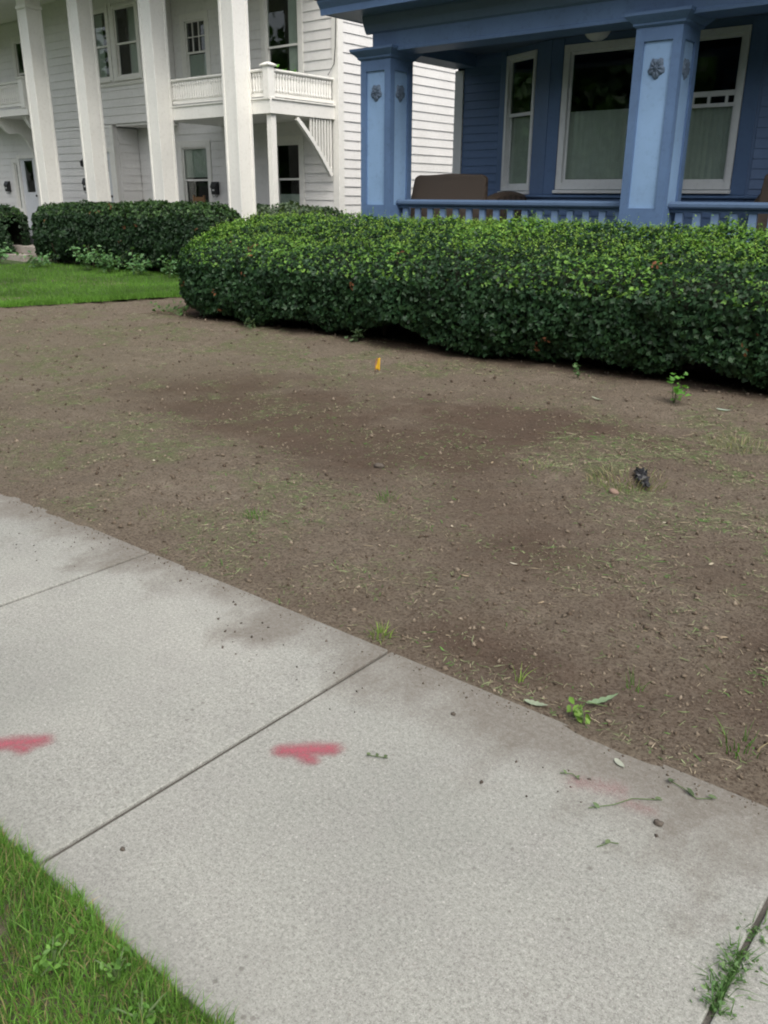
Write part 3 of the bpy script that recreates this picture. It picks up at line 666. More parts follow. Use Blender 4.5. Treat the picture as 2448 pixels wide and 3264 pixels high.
def panel_door(fr, u0, u1, z0, z1, glass):
    dd = sheathing('door', Frame(fr.P(u0, -.03, 0)[:2], fr.P(u1, -.03, 0)[:2]), 0, u1-u0, z0, z1, [(glass[0]-u0, glass[1]-u0, glass[2], glass[3])], 'white_door', WH, .045)
    mesh('pane', *fr.box(glass[0], glass[1], -.055, -.048, glass[2], glass[3]), 'glass', dd)
    pz = z0+.2; mesh('raised_panel', *fr.box(u0+.14, u1-.14, -.03, -.018, pz, min(glass[2]-.15, z0+.85)), 'white_door', dd)
    mesh('handle', *lathe(*fr.P(u1-.07, .03, 0)[:2], [(.01, z0+.98), (.03, z0+1.0), (.03, z0+1.03), (.01, z0+1.05)], 10), 'black_metal', dd); return dd
panel_door(fu, -22.22, -21.56, FL, 2.75, (-22.04, -21.74, 2.25, 2.55))
V, F = merge([fu.box(-22.32, -22.225, .001, .035, FL, 2.85), fu.box(-21.555, -21.46, .001, .035, FL, 2.85), fu.box(-22.224, -21.556, .001, .034, 2.755, 2.85)]); mesh('casing', V, F, 'white_trim', wg)
# left entrance, recessed
lop = [(-27.75, -26.85, FL, 2.72), (-28.12, -27.86, 1.15, 2.62), (-27.2, -26.2, 4.2, 6.0), (-25.9, -25.1, 4.2, 5.9)]
wle = sheathing('wall', fb, -31, XUL+.5, 0, TOP, lop, 'white_siding', WH); clapboards(wle, fb, -31, XUL+.1, FL, TOP, .195, 'white_siding', [grow(o, .11) for o in lop], .025)
for o in lop:
    V, F = merge([fb.box(o[0]-.1, o[0]-.001, .001, .035, o[2]-.001, o[3]+.1), fb.box(o[1]+.001, o[1]+.1, .001, .034, o[2]-.001, o[3]+.1), fb.box(o[0]-.001, o[1]+.001, .001, .033, o[3]+.001, o[3]+.1)]); mesh('casing', V, F, 'white_trim', wle)
panel_door(fb, -27.75, -26.85, FL, 2.72, (-27.55, -27.05, 1.72, 2.66))
window(WH, fb, *lop[1], .03, None, None, 'white_trim', 'white_trim', (1, 4, 1.2, 2.58)); window(WH, fb, *lop[2], .05, 5.1, None, 'white_trim', 'white_trim'); window(WH, fb, *lop[3], .05, 5.1, None, 'white_trim', 'white_trim')
fls = Frame((XUL, YB), (XUL, YU)); wls = sheathing('wall', fls, .02, fls.L, 0, TOP, [], 'white_siding', WH)
# porch floor, portico roof, interior
box('porch_floor', -30.5, XC+.0, 12.75, YB-.03, .38, FL, 'porch_floor', WH, .02)
box('portico_entablature', -30.5, -14.45, 11.9, 13.62, 6.45, 7.2, 'white_trim', WH)  # beam over the columns; unseen forward overhang added to darken the wall behind
box('portico_ceiling', -30.5, -14.45, 13.621, YB-.06, 6.5, 6.65, 'white_trim', WH)
box('interior_floor', -30.8, XC-.2, YB+.2, 25.8, FL-.05, FL, 'interior', WH); box('interior_ceiling', -30.8, XC-.2, YB+.15, 25.8, 3.35, 3.45, 'interior', WH); box('interior_wall', -30.8, XC-.2, YB+3, YB+3.1, FL, TOP, 'interior', WH)
mesh('roof', [(-31.6, 11.6, 7.2), (XC+.4, 11.6, 7.2), (XC+.4, 26.6, 7.2), (-31.6, 26.6, 7.2), (-22, 16, 11), (-22, 22.5, 11)], [(0, 1, 4), (1, 2, 5, 4), (2, 3, 5), (3, 0, 4, 5), (3, 2, 1, 0)], 'roof', WH)
# giant columns
def white_column(cx):
    cy = 13.195; h = .195
    c = bev(mesh('column', *rings(cx, cy, [(h, h, FL+.18), (h, h, 5.98)]), 'white_trim', WH), .018, 2)
    bev(mesh('base', *rings(cx, cy, [(h+.06, h+.06, FL), (h+.06, h+.06, FL+.12), (h+.01, h+.01, FL+.18)]), 'white_trim', c), .008)
    for sx in (-1, 1):
        for sy in (-1, 1): box('corner_strip', cx+sx*(h-.012)-.028, cx+sx*(h-.012)+.028, cy+sy*(h-.012)-.028, cy+sy*(h-.012)+.028, FL+.181, 5.978, 'white_trim', c, .004)
    bev(mesh('capital', *rings(cx, cy, [(h+.005, h+.005, 5.98), (h+.035, h+.035, 6.0), (h+.035, h+.035, 6.06), (h+.012, h+.012, 6.08), (h+.012, h+.012, 6.2), (h+.08, h+.08, 6.3), (h+.12, h+.12, 6.38), (h+.12, h+.12, 6.449)]), 'white_trim', c), .006)
for xl in (-14.98, -17.61, -20.34, -22.57): white_column(xl+.195)
# right balcony
YBAL = 13.44
bal = box('balcony', -17.9, -14.06, YBAL+.02, YB-.03, 3.27, 3.45, 'white_trim', WH)
mesh('rim_beam', *FX(YBAL).prof([(0, 3.255), (.03, 3.255), (.03, 3.50), (.06, 3.52), (.06, 3.545), (0, 3.545)], -17.95, -14.03), 'white_trim', bal)
fbs = Frame((-14.06, YBAL), (-14.06, YB-.045)); mesh('rim_beam', *fbs.prof([(0, 3.256), (.031, 3.256), (.031, 3.501), (.061, 3.521), (.061, 3.546), (0, 3.546)], .002, fbs.L), 'white_trim', bal)
box('balcony_deck', -17.9, -14.08, YBAL+.02, YB-.04, 3.47, 3.52, 'porch_floor', bal)
mesh('top_rail', *FX(YBAL+.02).prof([(-.05, 4.03), (.05, 4.03), (.065, 4.05), (.065, 4.075), (.0, 4.095), (-.065, 4.075), (-.065, 4.05)], -17.8, -14.20), 'white_trim', bal)
mesh('bottom_rail', *FX(YBAL+.02).prof([(-.035, 3.575), (.035, 3.575), (.035, 3.64), (-.035, 3.64)], -17.8, -14.20), 'white_trim', bal)
fr2 = Frame((-14.11, YBAL), (-14.11, YB-.04))
mesh('top_rail', *fr2.prof([(-.05, 4.03), (.05, 4.03), (.065, 4.05), (.065, 4.075), (.0, 4.095), (-.065, 4.075), (-.065, 4.05)], .11, fr2.L), 'white_trim', bal)
mesh('bottom_rail', *fr2.prof([(-.035, 3.575), (.035, 3.575), (.035, 3.64), (-.035, 3.64)], .11, fr2.L), 'white_trim', bal)
fr3 = Frame((-17.85, YB-.04), (-17.85, YBAL)); mesh('top_rail', *fr3.prof([(-.05, 4.03), (.05, 4.03), (.05, 4.08), (-.05, 4.08)], 0, 1.85), 'white_trim', bal)
V, F = lathe(0, 0, [(.034, 0), (.034, .07), (.026, .09), (.038, .18), (.028, .27), (.026, .30), (.034, .32), (.034, .39)], 8)
me = bpy.data.meshes.new('baluster'); me.from_pydata(V, [], F); me.shade_smooth(); setmat(me, 'white_trim')
for k_ in range(43): link('baluster', me, bal, (-17.74+k_*.082, YBAL+.02, 3.64))
for k_ in range(21): link('baluster', me, bal, (-14.11, YBAL+.19+k_*.083, 3.64))
po = bev(mesh('corner_post', *rings(-14.12, YBAL+.03, [(.085, .085, 3.546), (.085, .085, 4.12)]), 'white_trim', bal), .006)
mesh('post_cap', *rings(-14.12, YBAL+.03, [(.10, .10, 4.12), (.125, .125, 4.135), (.125, .125, 4.155), (.06, .06, 4.19), (.02, .02, 4.205)]), 'white_trim', po)
bev(box('support_post', -14.22, -14.08, YBAL+.03, YBAL+.17, FL, 3.268, 'white_trim', bal), .006)
def bracket(x, ytip, ybot, ztip, zbot, sp=True, wd=.07):
    n = 16; V = []; F = []
    for k_ in range(n+1):
        u = k_/n; th = u*math.pi/2
        y = ytip+(ybot-ytip)*math.sin(th)**.9; z = zbot+(ztip-zbot)*math.cos(th)**1.0 if True else 0
        s_ = .075
        V += [(x-wd/2, y, z), (x+wd/2, y, z), (x+wd/2, y-s_*math.cos(th)+.0, z-s_*.9), (x-wd/2, y-s_*math.cos(th), z-s_*.9)]
    for k_ in range(n):
        for q in range(4): F.append((4*k_+q, 4*k_+(q+1) % 4, 4*k_+4+(q+1) % 4, 4*k_+4+q))
    F.append((3, 2, 1, 0)); F.append(tuple(4*n+q for q in range(4))); b_ = mesh('bracket', V, F, 'white_trim', WH)
    if sp:
        for k_ in range(7):
            y = ybot-.06-k_*.085; u = (y-ytip)/(ybot-ytip); th = math.asin(max(0, min(1, u))**(1/.9)); z = zbot+(ztip-zbot)*math.cos(th)
            if ztip-z > .03: box('spindle', x-.018, x+.018, y-.018, y+.018, z-.02, ztip+.06, 'white_trim', b_)
    return b_
def bracket2(x, ytip, ybot, ztip, zbot):
    """quarter-arc bracket bowing towards the wall side"""
    n = 16; V = []; F = []; wd = .08
    pts = []
    for k_ in range(n+1):
        u = k_/n; y = ytip+(ybot-ytip)*u; z = ztip-(ztip-zbot)*(u**1.0*.78+u**2.2*.22); pts.append((y, z))
    for k_, (y, z) in enumerate(pts):
        a_ = pts[max(0, k_-1)]; b_ = pts[min(n, k_+1)]; d = Vector((b_[0]-a_[0], b_[1]-a_[1])).normalized(); nn = Vector((d.y, -d.x))*.085
        V += [(x-wd/2, y, z), (x+wd/2, y, z), (x+wd/2, y+nn.x, z+nn.y), (x-wd/2, y+nn.x, z+nn.y)]
    for k_ in range(n):
        for q in range(4): F.append((4*k_+q, 4*k_+(q+1) % 4, 4*k_+4+(q+1) % 4, 4*k_+4+q))
    F.append((3, 2, 1, 0)); F.append(tuple(4*n+q for q in range(4))); b_ = mesh('bracket', V, F, 'white_trim', WH)
    for k_ in range(8):
        y = ybot-.04-k_*.09; u = (y-ytip)/(ybot-ytip); z = ztip-(ztip-zbot)*(u*.78+u**2.2*.22)
        box('spindle', x-.018, x+.018, y-.018, y+.018, z-.01, 3.255, 'white_trim', b_)
    return b_
bracket2(-14.08, 14.23, 15.30, 3.24, 2.12)
# left balcony with scroll bracket
bl = box('balcony', -29, -24.45, 14.0, YB-.03, 3.76, 3.93, 'white_trim', WH)
mesh('top_rail', *FX(14.05).prof([(-.05, 4.58), (.05, 4.58), (.065, 4.62), (.0, 4.65), (-.065, 4.62)], -29, -24.6), 'white_trim', bl)
mesh('bottom_rail', *FX(14.05).prof([(-.035, 4.0), (.035, 4.0), (.035, 4.06), (-.035, 4.06)], -29, -24.6), 'white_trim', bl)
V, F = lathe(0, 0, [(.03, 0), (.03, .08), (.02, .11), (.036, .22), (.022, .36), (.02, .42), (.03, .44), (.03, .52)], 8)
me = bpy.data.meshes.new('baluster'); me.from_pydata(V, [], F); me.shade_smooth(); setmat(me, 'white_trim')
for k_ in range(30): link('baluster', me, bl, (-24.85-k_*.11, 14.05, 4.06))
po = bev(mesh('corner_post', *rings(-24.6, 14.07, [(.1, .1, 3.93), (.1, .1, 4.66)]), 'white_trim', bl), .006); mesh('post_cap', *rings(-24.6, 14.07, [(.12, .12, 4.66), (.14, .14, 4.68), (.14, .14, 4.70), (.03, .03, 4.75)]), 'white_trim', po)
def scroll(x, y0, y1, z0, z1):
    n = 20; V = []; F = []
    for k_ in range(n+1):
        u = k_/n; y = y0+(y1-y0)*u; zb = z1-(z1-z0)*(u+.16*math.sin(u*math.pi*2.6)); V += [(x-.06, y, z1), (x+.06, y, z1), (x+.06, y, zb), (x-.06, y, zb)]
    for k_ in range(n):
        for q in range(4): F.append((4*k_+q, 4*k_+(q+1) % 4, 4*k_+4+(q+1) % 4, 4*k_+4+q))
    F.append((3, 2, 1, 0)); F.append(tuple(4*n+q for q in range(4))); return mesh('bracket', V, F, 'white_trim', WH)
scroll(-24.9, 14.1, 15.36, 2.75, 3.755); scroll(-26.4, 14.1, 15.36, 2.75, 3.755)
# entry steps
st_ = thing('entry_steps', 'pale stone entry steps with reddish tread between the two far dark hedges', 'steps', (-22.6, 12.4, 0))
for k_ in range(2): bev(box('step', -24.0, -21.6, 11.75+.34*k_, 12.74, 0 if k_ == 0 else .193, .19+.19*k_, 'stone_step', st_), .015)

# mailboxes
def mailbox(fr, u, z0, z1, label):
    p_ = fr.P(u, .03, z0); t = thing('mailbox', label, 'mailbox', p_, 'wall mailboxes on the white house')
    h = z1-z0; V, F = fr.prof([(.03, z0), (.13, z0), (.145, z0+h*.6), (.10, z1-.02), (.03, z1)], u-.10, u+.10); bev(mesh('body', V, F, 'black_metal', t), .006)
    V, F = fr.prof([(.10, z1-.015), (.152, z0+h*.62), (.156, z0+h*.5), (.16, z0+h*.62), (.108, z1-.005)], u-.105, u+.105); mesh('lid', V, F, 'black_metal', t)
    V, F = fr.box(u-.04, u+.04, .146, .15, z0+h*.28, z0+h*.40); mesh('label_plate', V, F, 'sash', t)
    for s_ in (-.06, .06): mesh('hook', *tube([fr.P(u+s_, .05, z0), fr.P(u+s_, .06, z0-.05), fr.P(u+s_, .11, z0-.06), fr.P(u+s_, .12, z0-.02)], .007), 'black_metal', t)
mailbox(fb, -18.17, 1.68, 1.99, 'black wall mailbox beside the storm window under the white balcony')
mailbox(fu, -22.72, 1.76, 2.10, 'black wall mailbox on white siding between the two left columns')
mailbox(fb, -28.55, 1.74, 2.06, 'black wall mailbox left of the white door with sidelight')
# wall lantern by the left door bay
lt = thing('wall_lantern', 'small black wall lantern above the middle mailbox on the white house', 'lantern', fu.P(-22.9, .03, 2.4))
mesh('backplate', *fu.box(-22.74, -22.66, .027, .045, 2.40, 2.60), 'black_metal', lt); mesh('arm', *tube([fu.P(-22.7, .04, 2.56), fu.P(-22.7, .12, 2.60), fu.P(-22.7, .16, 2.55)], .01), 'black_metal', lt)
c_ = fu.P(-22.7, .16, 0); mesh('lantern_body', *lathe(c_[0], c_[1], [(.02, 2.38), (.05, 2.40), (.06, 2.50), (.07, 2.51), (.02, 2.56)], 8), 'black_metal', lt)
# wooden porch chair
ch = thing('porch_chair', 'small orange brown wooden chair on the white porch behind the far hedge', 'chair', (-18.2, 14.6, FL))
for dx in (-.2, .2):
    for dy in (-.2, .2): box('leg', -18.2+dx-.02, -18.2+dx+.02, 14.6+dy-.02, 14.6+dy+.02, FL, FL+(.43 if dy < 0 else 1.06), 'brown_wood', ch)
box('seat', -18.43, -18.17+.2, 14.37, 14.83, FL+.43, FL+.47, 'brown_wood', ch, .008)
for k_ in range(3): box('back_slat', -18.38, -18.02, 14.79, 14.81, FL+.62+.15*k_, FL+.72+.15*k_, 'brown_wood', ch)
# plant on the balcony
pp = thing('balcony_plant', 'bright green potted plant behind the white balcony rail', 'plant', (-14.75, 14.7, 3.52))
mesh('pot', *lathe(-14.75, 14.7, [(.09, 3.52), (.13, 3.72), (.14, 3.72), (.14, 3.76), (.12, 3.76)], 14), 'brown_wood', pp)
P_ = RNG.normal(size=(160, 3))*np.array([.13, .13, .10])+np.array([-14.75, 14.7, 4.04]); V, T, C = leaves(P_, RNG.normal(size=(160, 3))+np.array([0, 0, .8]), RNG.uniform(.06, .11, 160), LEAF_OVAL, tints(160, (.10, .30, .04), (.18, .42, .07)))
fo = link('foliage', np_mesh('foliage', V-np.array(pp.location), T, 'leaf', C), pp, pp.location); fo['kind'] = 'stuff'

# ================================================================== HEDGES
def hedge(name, label, x0, x1, prof, n, size, pal, seed, group=None, hollow=None, endr=.7, ends=(True, True), dead=0, shoots=0, bump_amp=.10):
    """prof: closed-ish outline (y,z) from the front foot over the top to the back foot"""
    pr = np.array(prof, float); d = np.r_[0, np.cumsum(np.hypot(*np.diff(pr, axis=0).T))]; d /= d[-1]; cy = (pr[:, 0].min()+pr[:, 0].max())/2; cz = .45
    t = thing(name, label, 'hedge', ((x0+x1)/2, cy, 0), group); O = np.array(t.location)
    def surf(x, v, inset=0.0):
        y = np.interp(v, d, pr[:, 0]); z = np.interp(v, d, pr[:, 1])
        amp = (fbm(x*1.3, v*6, seed, 3)-.5)*bump_amp*2.0+(fbm(x*5, v*22, seed+5, 3)-.5)*.14
        k_ = np.ones_like(x)
        if ends[0]: e = np.clip((x-x0)/endr, 0, 1); k_ = k_*np.sqrt(1-(1-e)**2.4+1e-6)
        if ends[1]: e = np.clip((x1-x)/endr, 0, 1); k_ = k_*np.sqrt(1-(1-e)**2.4+1e-6)
        vy = y-cy; vz = z-cz; L = np.hypot(vy, vz)+1e-6; s = (L+amp-inset)/L
        yy = cy+vy*s*(.25+.75*k_); zz = cz+vz*s*np.where(vz > 0, .55+.45*k_, .8+.2*k_)
        if hollow is not None:
            hx, hw, hh = hollow; lift = hh*np.exp(-((x-hx)/hw)**2); zz = np.where(zz < lift, lift+(zz-lift)*.15, zz)
        foot = -.10+.50*fbm(x*1.5, x*0+2, seed+9, 3); zz = np.maximum(zz, np.where(v < .5, np.maximum(foot, .04), .1)+ RNG.normal(0, .02, np.shape(x)))
        return yy, zz
    def normal(x, v):
        e = .004; a1, b1 = np.interp(v-e, d, pr[:, 0]), np.interp(v-e, d, pr[:, 1]); a2, b2 = np.interp(v+e, d, pr[:, 0]), np.interp(v+e, d, pr[:, 1])
        ny = -(b2-b1); nz = (a2-a1); nx = np.zeros_like(x)
        if ends[0]: nx = nx-1.6*np.clip(1-(x-x0)/endr, 0, 1)**1.5*np.hypot(ny, nz)
        if ends[1]: nx = nx+1.6*np.clip(1-(x1-x)/endr, 0, 1)**1.5*np.hypot(ny, nz)
        return unit(np.stack([nx, ny, nz], 1))
    out = []
    xs = RNG.uniform(x0, x1, n); vs = RNG.uniform(0, 1, n); dep = np.abs(RNG.normal(0, .055, n)); dep[RNG.uniform(size=n) < .25] += .07
    yy, zz = surf(xs, vs, dep); nn = normal(xs, vs)
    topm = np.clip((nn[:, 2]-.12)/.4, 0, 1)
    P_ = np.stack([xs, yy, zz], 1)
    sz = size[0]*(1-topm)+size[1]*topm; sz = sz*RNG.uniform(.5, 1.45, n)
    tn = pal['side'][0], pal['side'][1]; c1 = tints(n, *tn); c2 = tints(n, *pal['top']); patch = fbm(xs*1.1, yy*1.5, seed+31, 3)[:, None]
    young_lit = (RNG.uniform(size=n) < topm*np.clip((patch[:, 0]-.18)*2.4, .12, .92)*np.clip(1-dep/.09, 0, 1))[:, None]  # lighter tint on up-facing leaves: new growth plus light painted into the colour
    C_ = np.where(young_lit, c2, c1); C_ = C_*(.8+.4*patch)
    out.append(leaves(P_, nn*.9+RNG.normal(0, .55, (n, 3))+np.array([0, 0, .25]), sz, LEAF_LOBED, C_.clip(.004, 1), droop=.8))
    if shoots:
        m_ = shoots; xs = RNG.uniform(x0, x1, m_); vs = RNG.uniform(.42, .82, m_); yy, zz = surf(xs, vs); hgt = RNG.gamma(2, .018, m_)
        for k_ in range(5):
            out.append(leaves(np.stack([xs+RNG.normal(0, .01, m_), yy+RNG.normal(0, .01, m_), zz+hgt*(k_+.5)/4.5], 1), RNG.normal(0, .6, (m_, 3))+np.array([0, -.2, .8]), RNG.uniform(.5, 1.0, m_)*size[1]*.8, LEAF_OVAL, tints(m_, *pal['shoot'])))
    V, T, C = cat(out)
    fo = link('foliage', np_mesh('foliage', V-O, T, 'leaf', C), t, O); fo['kind'] = 'stuff'
    if dead:
        ks = []
        for _ in range(dead):
            xc = RNG.uniform(x0+.4, x1-.2); vc = RNG.uniform(.16, .42); m_ = RNG.integers(3, 8)
            xs = xc+RNG.normal(0, .03, m_); vs = np.clip(vc+RNG.normal(0, .008, m_), 0, 1); yy, zz = surf(xs, vs, -.015)
            ks.append(leaves(np.stack([xs, yy, zz], 1), normal(xs, vs)+RNG.normal(0, .3, (m_, 3)), RNG.uniform(.03, .055, m_), LEAF_OVAL, tints(m_, (.11, .045, .024), (.19, .085, .04))))
        V, T, C = cat(ks); dl = link('dead_leaves', np_mesh('dead_leaves', V-O, T, 'litter', C), t, O); dl['kind'] = 'stuff'
    # dark inner mass of twigs
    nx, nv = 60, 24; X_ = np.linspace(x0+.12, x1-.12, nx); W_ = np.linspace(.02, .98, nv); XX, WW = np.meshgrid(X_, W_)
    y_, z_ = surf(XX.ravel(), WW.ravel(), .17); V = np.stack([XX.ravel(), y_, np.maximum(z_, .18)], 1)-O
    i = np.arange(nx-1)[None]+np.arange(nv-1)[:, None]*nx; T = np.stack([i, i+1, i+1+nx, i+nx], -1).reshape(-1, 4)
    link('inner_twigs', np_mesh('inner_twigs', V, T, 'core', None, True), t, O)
    ns = int((x1-x0)/.55)
    for k_ in range(ns):
        xx = x0+.35+(x1-x0-.6)*(k_+.3*random.random())/ns; yy_ = cy-.2+random.uniform(-.25, .35)
        for q in range(2): mesh('stem', *tube([(xx, yy_, -.02), (xx+random.uniform(-.08, .08), yy_-.05, .2), (xx+random.uniform(-.25, .25), yy_-random.uniform(.0, .3), .55)], [.02, .015, .008], 5), 'twig', t)
    return t
PAL1 = dict(side=((.014, .042, .018), (.034, .082, .030)), top=((.055, .145, .026), (.155, .29, .048)), shoot=((.13, .27, .032), (.24, .36, .07)))  # side leaves darkened in colour to offset the light on the front
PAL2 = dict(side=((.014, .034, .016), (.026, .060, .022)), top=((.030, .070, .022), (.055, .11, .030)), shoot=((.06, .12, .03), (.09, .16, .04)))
prof1 = [(8.6, .05), (8.1, .0), (7.80, .06), (7.66, .36), (7.62, .78), (7.70, .98), (7.92, 1.09), (8.3, 1.20), (8.75, 1.31), (9.2, 1.39), (9.45, 1.34), (9.6, 1.1), (9.62, .6), (9.5, .12)]
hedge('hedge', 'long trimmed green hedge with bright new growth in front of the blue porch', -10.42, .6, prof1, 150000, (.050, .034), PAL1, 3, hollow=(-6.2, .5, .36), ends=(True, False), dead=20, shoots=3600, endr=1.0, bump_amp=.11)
def prof_at(yf, yb, h): m_ = (yf+yb)/2; return [(yf+.45, .1), (yf+.12, .25), (yf, .7), (yf+.05, h-.25), (yf+.25, h-.05), (m_, h), (yb-.2, h-.06), (yb, h-.3), (yb, .5), (yb-.1, .1)]
hedge('hedge', 'dark green box hedge below the white columns, behind the strip of lawn', -21.0, -13.95, prof_at(11.55, 12.7, 1.50), 36000, (.075, .06), PAL2, 13, dead=10, endr=.5)
hedge('hedge', 'dark green hedge at the left edge, left of the white doorway', -27.5, -22.3, prof_at(11.4, 12.6, 1.42), 18000, (.08, .065), PAL2, 23, endr=.6)
hedge('foundation_shrub', 'grey green shrub peeking over the hedge at the corner of the white house', -16.2, -12.3, prof_at(13.2, 14.2, 1.50), 11000, (.085, .07), dict(side=((.03, .06, .03), (.06, .10, .05)), top=((.06, .10, .05), (.11, .15, .09)), shoot=((.1, .16, .06), (.15, .2, .1))), 33, endr=.6)['category'] = 'shrub'

# ================================================================== LAWN, VERGE AND LITTER (uncountable)
def stuff(name, parts, mat, label, cat_):
    V, T, C = cat(parts); o = link(name, np_mesh(name, V, T, mat, C.clip(.003, 1))); tag(o, label, cat_, kind='stuff'); return o
n = 90000; y = RNG.uniform(6.0, 12.0, n); x = lawn_edge(y)-np.abs(RNG.uniform(0, 1, n))**1.3*9; k_ = RNG.uniform(size=n) < .25; x[k_] = lawn_edge(y[k_])+RNG.normal(-.02, .10, k_.sum())
P_ = np.stack([x, y, np.full(n, .02)+(fbm(x*.8, y*.8, 5)-.5)*.05], 1); pt = fbm(x*.9, y*.9, 77, 3)[:, None]
lg = stuff('lawn_grass', [blades(P_, RNG.uniform(.035, .085, n), RNG.uniform(.006, .011, n), RNG.normal(0, .025, (n, 2)), tints(n, (.065, .165, .022), (.12, .24, .036))*(.45+1.1*pt), 2)], 'grass', 'bright green mown lawn strip beside the bare soil', 'grass')
n = 105000; x = RNG.uniform(-4.0, .2, n); edge = .795+.03*(fbm(x*5, x*0, 90, 3)-.5)*2; y = edge-np.abs(RNG.uniform(0, 1, n))**1.35*1.0; pt = fbm(x*4, y*4, 81, 3)
keep = (pt > .26+.12*RNG.uniform(size=n)) | (y > edge-.10); x, y, pt = x[keep], y[keep], pt[keep]; n = len(x)
P_ = np.stack([x, y, np.full(n, -.01)], 1); nr = np.clip(1-(.8-y)/.12, 0, 1)
ln = RNG.normal(0, .019, (n, 2)); ln[:, 1] += .008*nr*RNG.uniform(0, 1.6, n)
tg = tints(n, (.075, .19, .030), (.16, .30, .055))*(.6+.8*pt[:, None]); dry = RNG.uniform(size=n) < .13; tg[dry] = tints(dry.sum(), (.22, .18, .09), (.34, .28, .15))
vg = stuff('verge_grass', [blades(P_, RNG.gamma(4, .0072, n)+.014, RNG.uniform(.002, .0044, n), ln, tg, 4)], 'grass', 'green grass verge growing over the near edge of the sidewalk', 'grass')
# street trees across the road (seen only in the window glass, and they shade the low sky)
parts = []; tr = []
for (tx, ty, th, tr_) in ((-26, -13, 8.5, 5.5), (-17, -15, 9, 6), (-8, -13, 8, 5.5), (1, -14, 9, 6), (10, -13, 8, 5.5), (19, -14, 9, 6), (-36, -8, 9, 6), (26, -4, 9, 6), (-42, 4, 9, 6)):
    nl = 6500; cl = RNG.normal(size=(26, 3)); cl = unit(cl)*(RNG.uniform(.3, 1, (26, 1))**.5)*np.array([tr_, tr_, th*.45])*.85+np.array([tx, ty, th*.52])
    P_ = cl[RNG.integers(0, 26, nl)]+RNG.normal(size=(nl, 3))*tr_*.19; P_[:, 2] = np.maximum(P_[:, 2], .4)
    parts.append(leaves(P_, RNG.normal(size=(nl, 3))+np.array([0, 0, .4]), RNG.uniform(.35, .75, nl), LEAF_LOBED, tints(nl, (.025, .06, .018), (.06, .12, .035))))
    v, f = tube([(tx, ty, -.1), (tx+.1, ty, th*.3), (tx-.1, ty+.2, th*.6)], [.32, .24, .10], 8); f = [q for q in f if len(q) == 4]; v = np.array(v); f = np.array(f); f = np.concatenate([f[:, [0, 1, 2]], f[:, [0, 2, 3]]]); parts.append((v, f, np.tile(np.array([[.07, .055, .04]]), (len(v), 1))))
stuff('street_trees', parts, 'leaf', 'mass of leafy street trees across the road', 'trees')
# soil crumbs
OCT = np.array([(1,0,0),(-1,0,0),(0,1,0),(0,-1,0),(0,0,1),(0,0,-1)], float); OT = np.array([(0,2,4),(2,1,4),(1,3,4),(3,0,4),(2,0,5),(1,2,5),(3,1,5),(0,3,5)])
def crumbs(P_, r, tint):
    n = len(P_); V = P_[:, None, :]+OCT[None]*r[:, None, None]*RNG.uniform(.45, 1.25, (n, 6, 1))+RNG.normal(0, .18, (n, 6, 3))*r[:, None, None]
    return V.reshape(-1, 3), (OT[None]+(np.arange(n)*6)[:, None, None]).reshape(-1, 3), np.repeat(tint, 6, axis=0)
def soil_pts(n, bias=1.7):
    az = RNG.uniform(rad(-86), rad(28), n); r_ = 2.3*(16/2.3)**RNG.uniform(0, 1, n); x = r_*np.sin(az); y = r_*np.cos(az)
    k_ = (y > 2.29) & (y < 8.4); x, y = x[k_], y[k_]; k_ = x > lawn_edge(y)+.05; return x[k_], y[k_]
x, y = soil_pts(70000); r = RNG.gamma(1.2, .0032, len(x)).clip(.0015, .018)*(.55+.08*np.hypot(x, y)); P_ = np.stack([x, y, soil_h(x, y)+r*.35], 1)
n = 900; xe = RNG.uniform(-5, 0, n); ye = 2.27-np.abs(RNG.normal(0, .05, n)); re = RNG.gamma(1.5, .0014, n).clip(.0008, .006); Pe = np.stack([xe, ye, re*.3], 1)
nb = 120; cxs = RNG.choice([-2.45, -2.3, -2.15, -1.9, -3.9, -1.0], nb); xb = cxs+RNG.normal(0, .22, nb); yb = 2.0+RNG.normal(0, .13, nb).clip(-.5, .25); rb = RNG.gamma(2, .0019, nb).clip(.0012, .008); Pb = np.stack([xb, yb, rb*.3], 1)
stuff('soil_crumbs', [crumbs(P_, r, tints(len(x), (.085, .064, .047), (.20, .165, .125))), crumbs(Pe, re, tints(n, (.09, .07, .055), (.16, .13, .10))), crumbs(Pb, rb, tints(nb, (.06, .05, .042), (.12, .10, .085)))], 'clod', 'brown crumbs and clods scattered over the bare soil', 'soil')
# clippings lying on the soil
def lying(x, y, z, ln_, wd, tint, lift=.004):
    n = len(x); a = RNG.uniform(0, 2*math.pi, n); dx, dy = np.cos(a), np.sin(a); bend = RNG.normal(0, .18, n); V = np.zeros((n, 6, 3))
    for i, s in enumerate((-.5, 0, .5)):
        cx = x+dx*ln_*s-dy*bend*ln_*(.25-s*s); cy = y+dy*ln_*s+dx*bend*ln_*(.25-s*s); cz = z+lift+(s+.5)*RNG.uniform(-.02, .22, n)*ln_*.5; wv = wd*(1-.5*abs(s)*1.2)
        V[:, 2*i] = np.stack([cx-dy*wv/2, cy+dx*wv/2, cz], 1); V[:, 2*i+1] = np.stack([cx+dy*wv/2, cy-dx*wv/2, cz+RNG.normal(0, .3, n)*wv], 1)
    T0 = np.array([(0,1,3),(0,3,2),(2,3,5),(2,5,4)]); return V.reshape(-1, 3), (T0[None]+(np.arange(n)*6)[:, None, None]).reshape(-1, 3), np.repeat(tint, 6, axis=0)
x, y = soil_pts(260000); k_ = RNG.uniform(size=len(x)) < np.clip(green_mask(x, y)*1.4+.012, 0, 1); x, y = x[k_], y[k_]; ok = x > lawn_edge(y); x, y = x[ok], y[ok]; n = len(x)
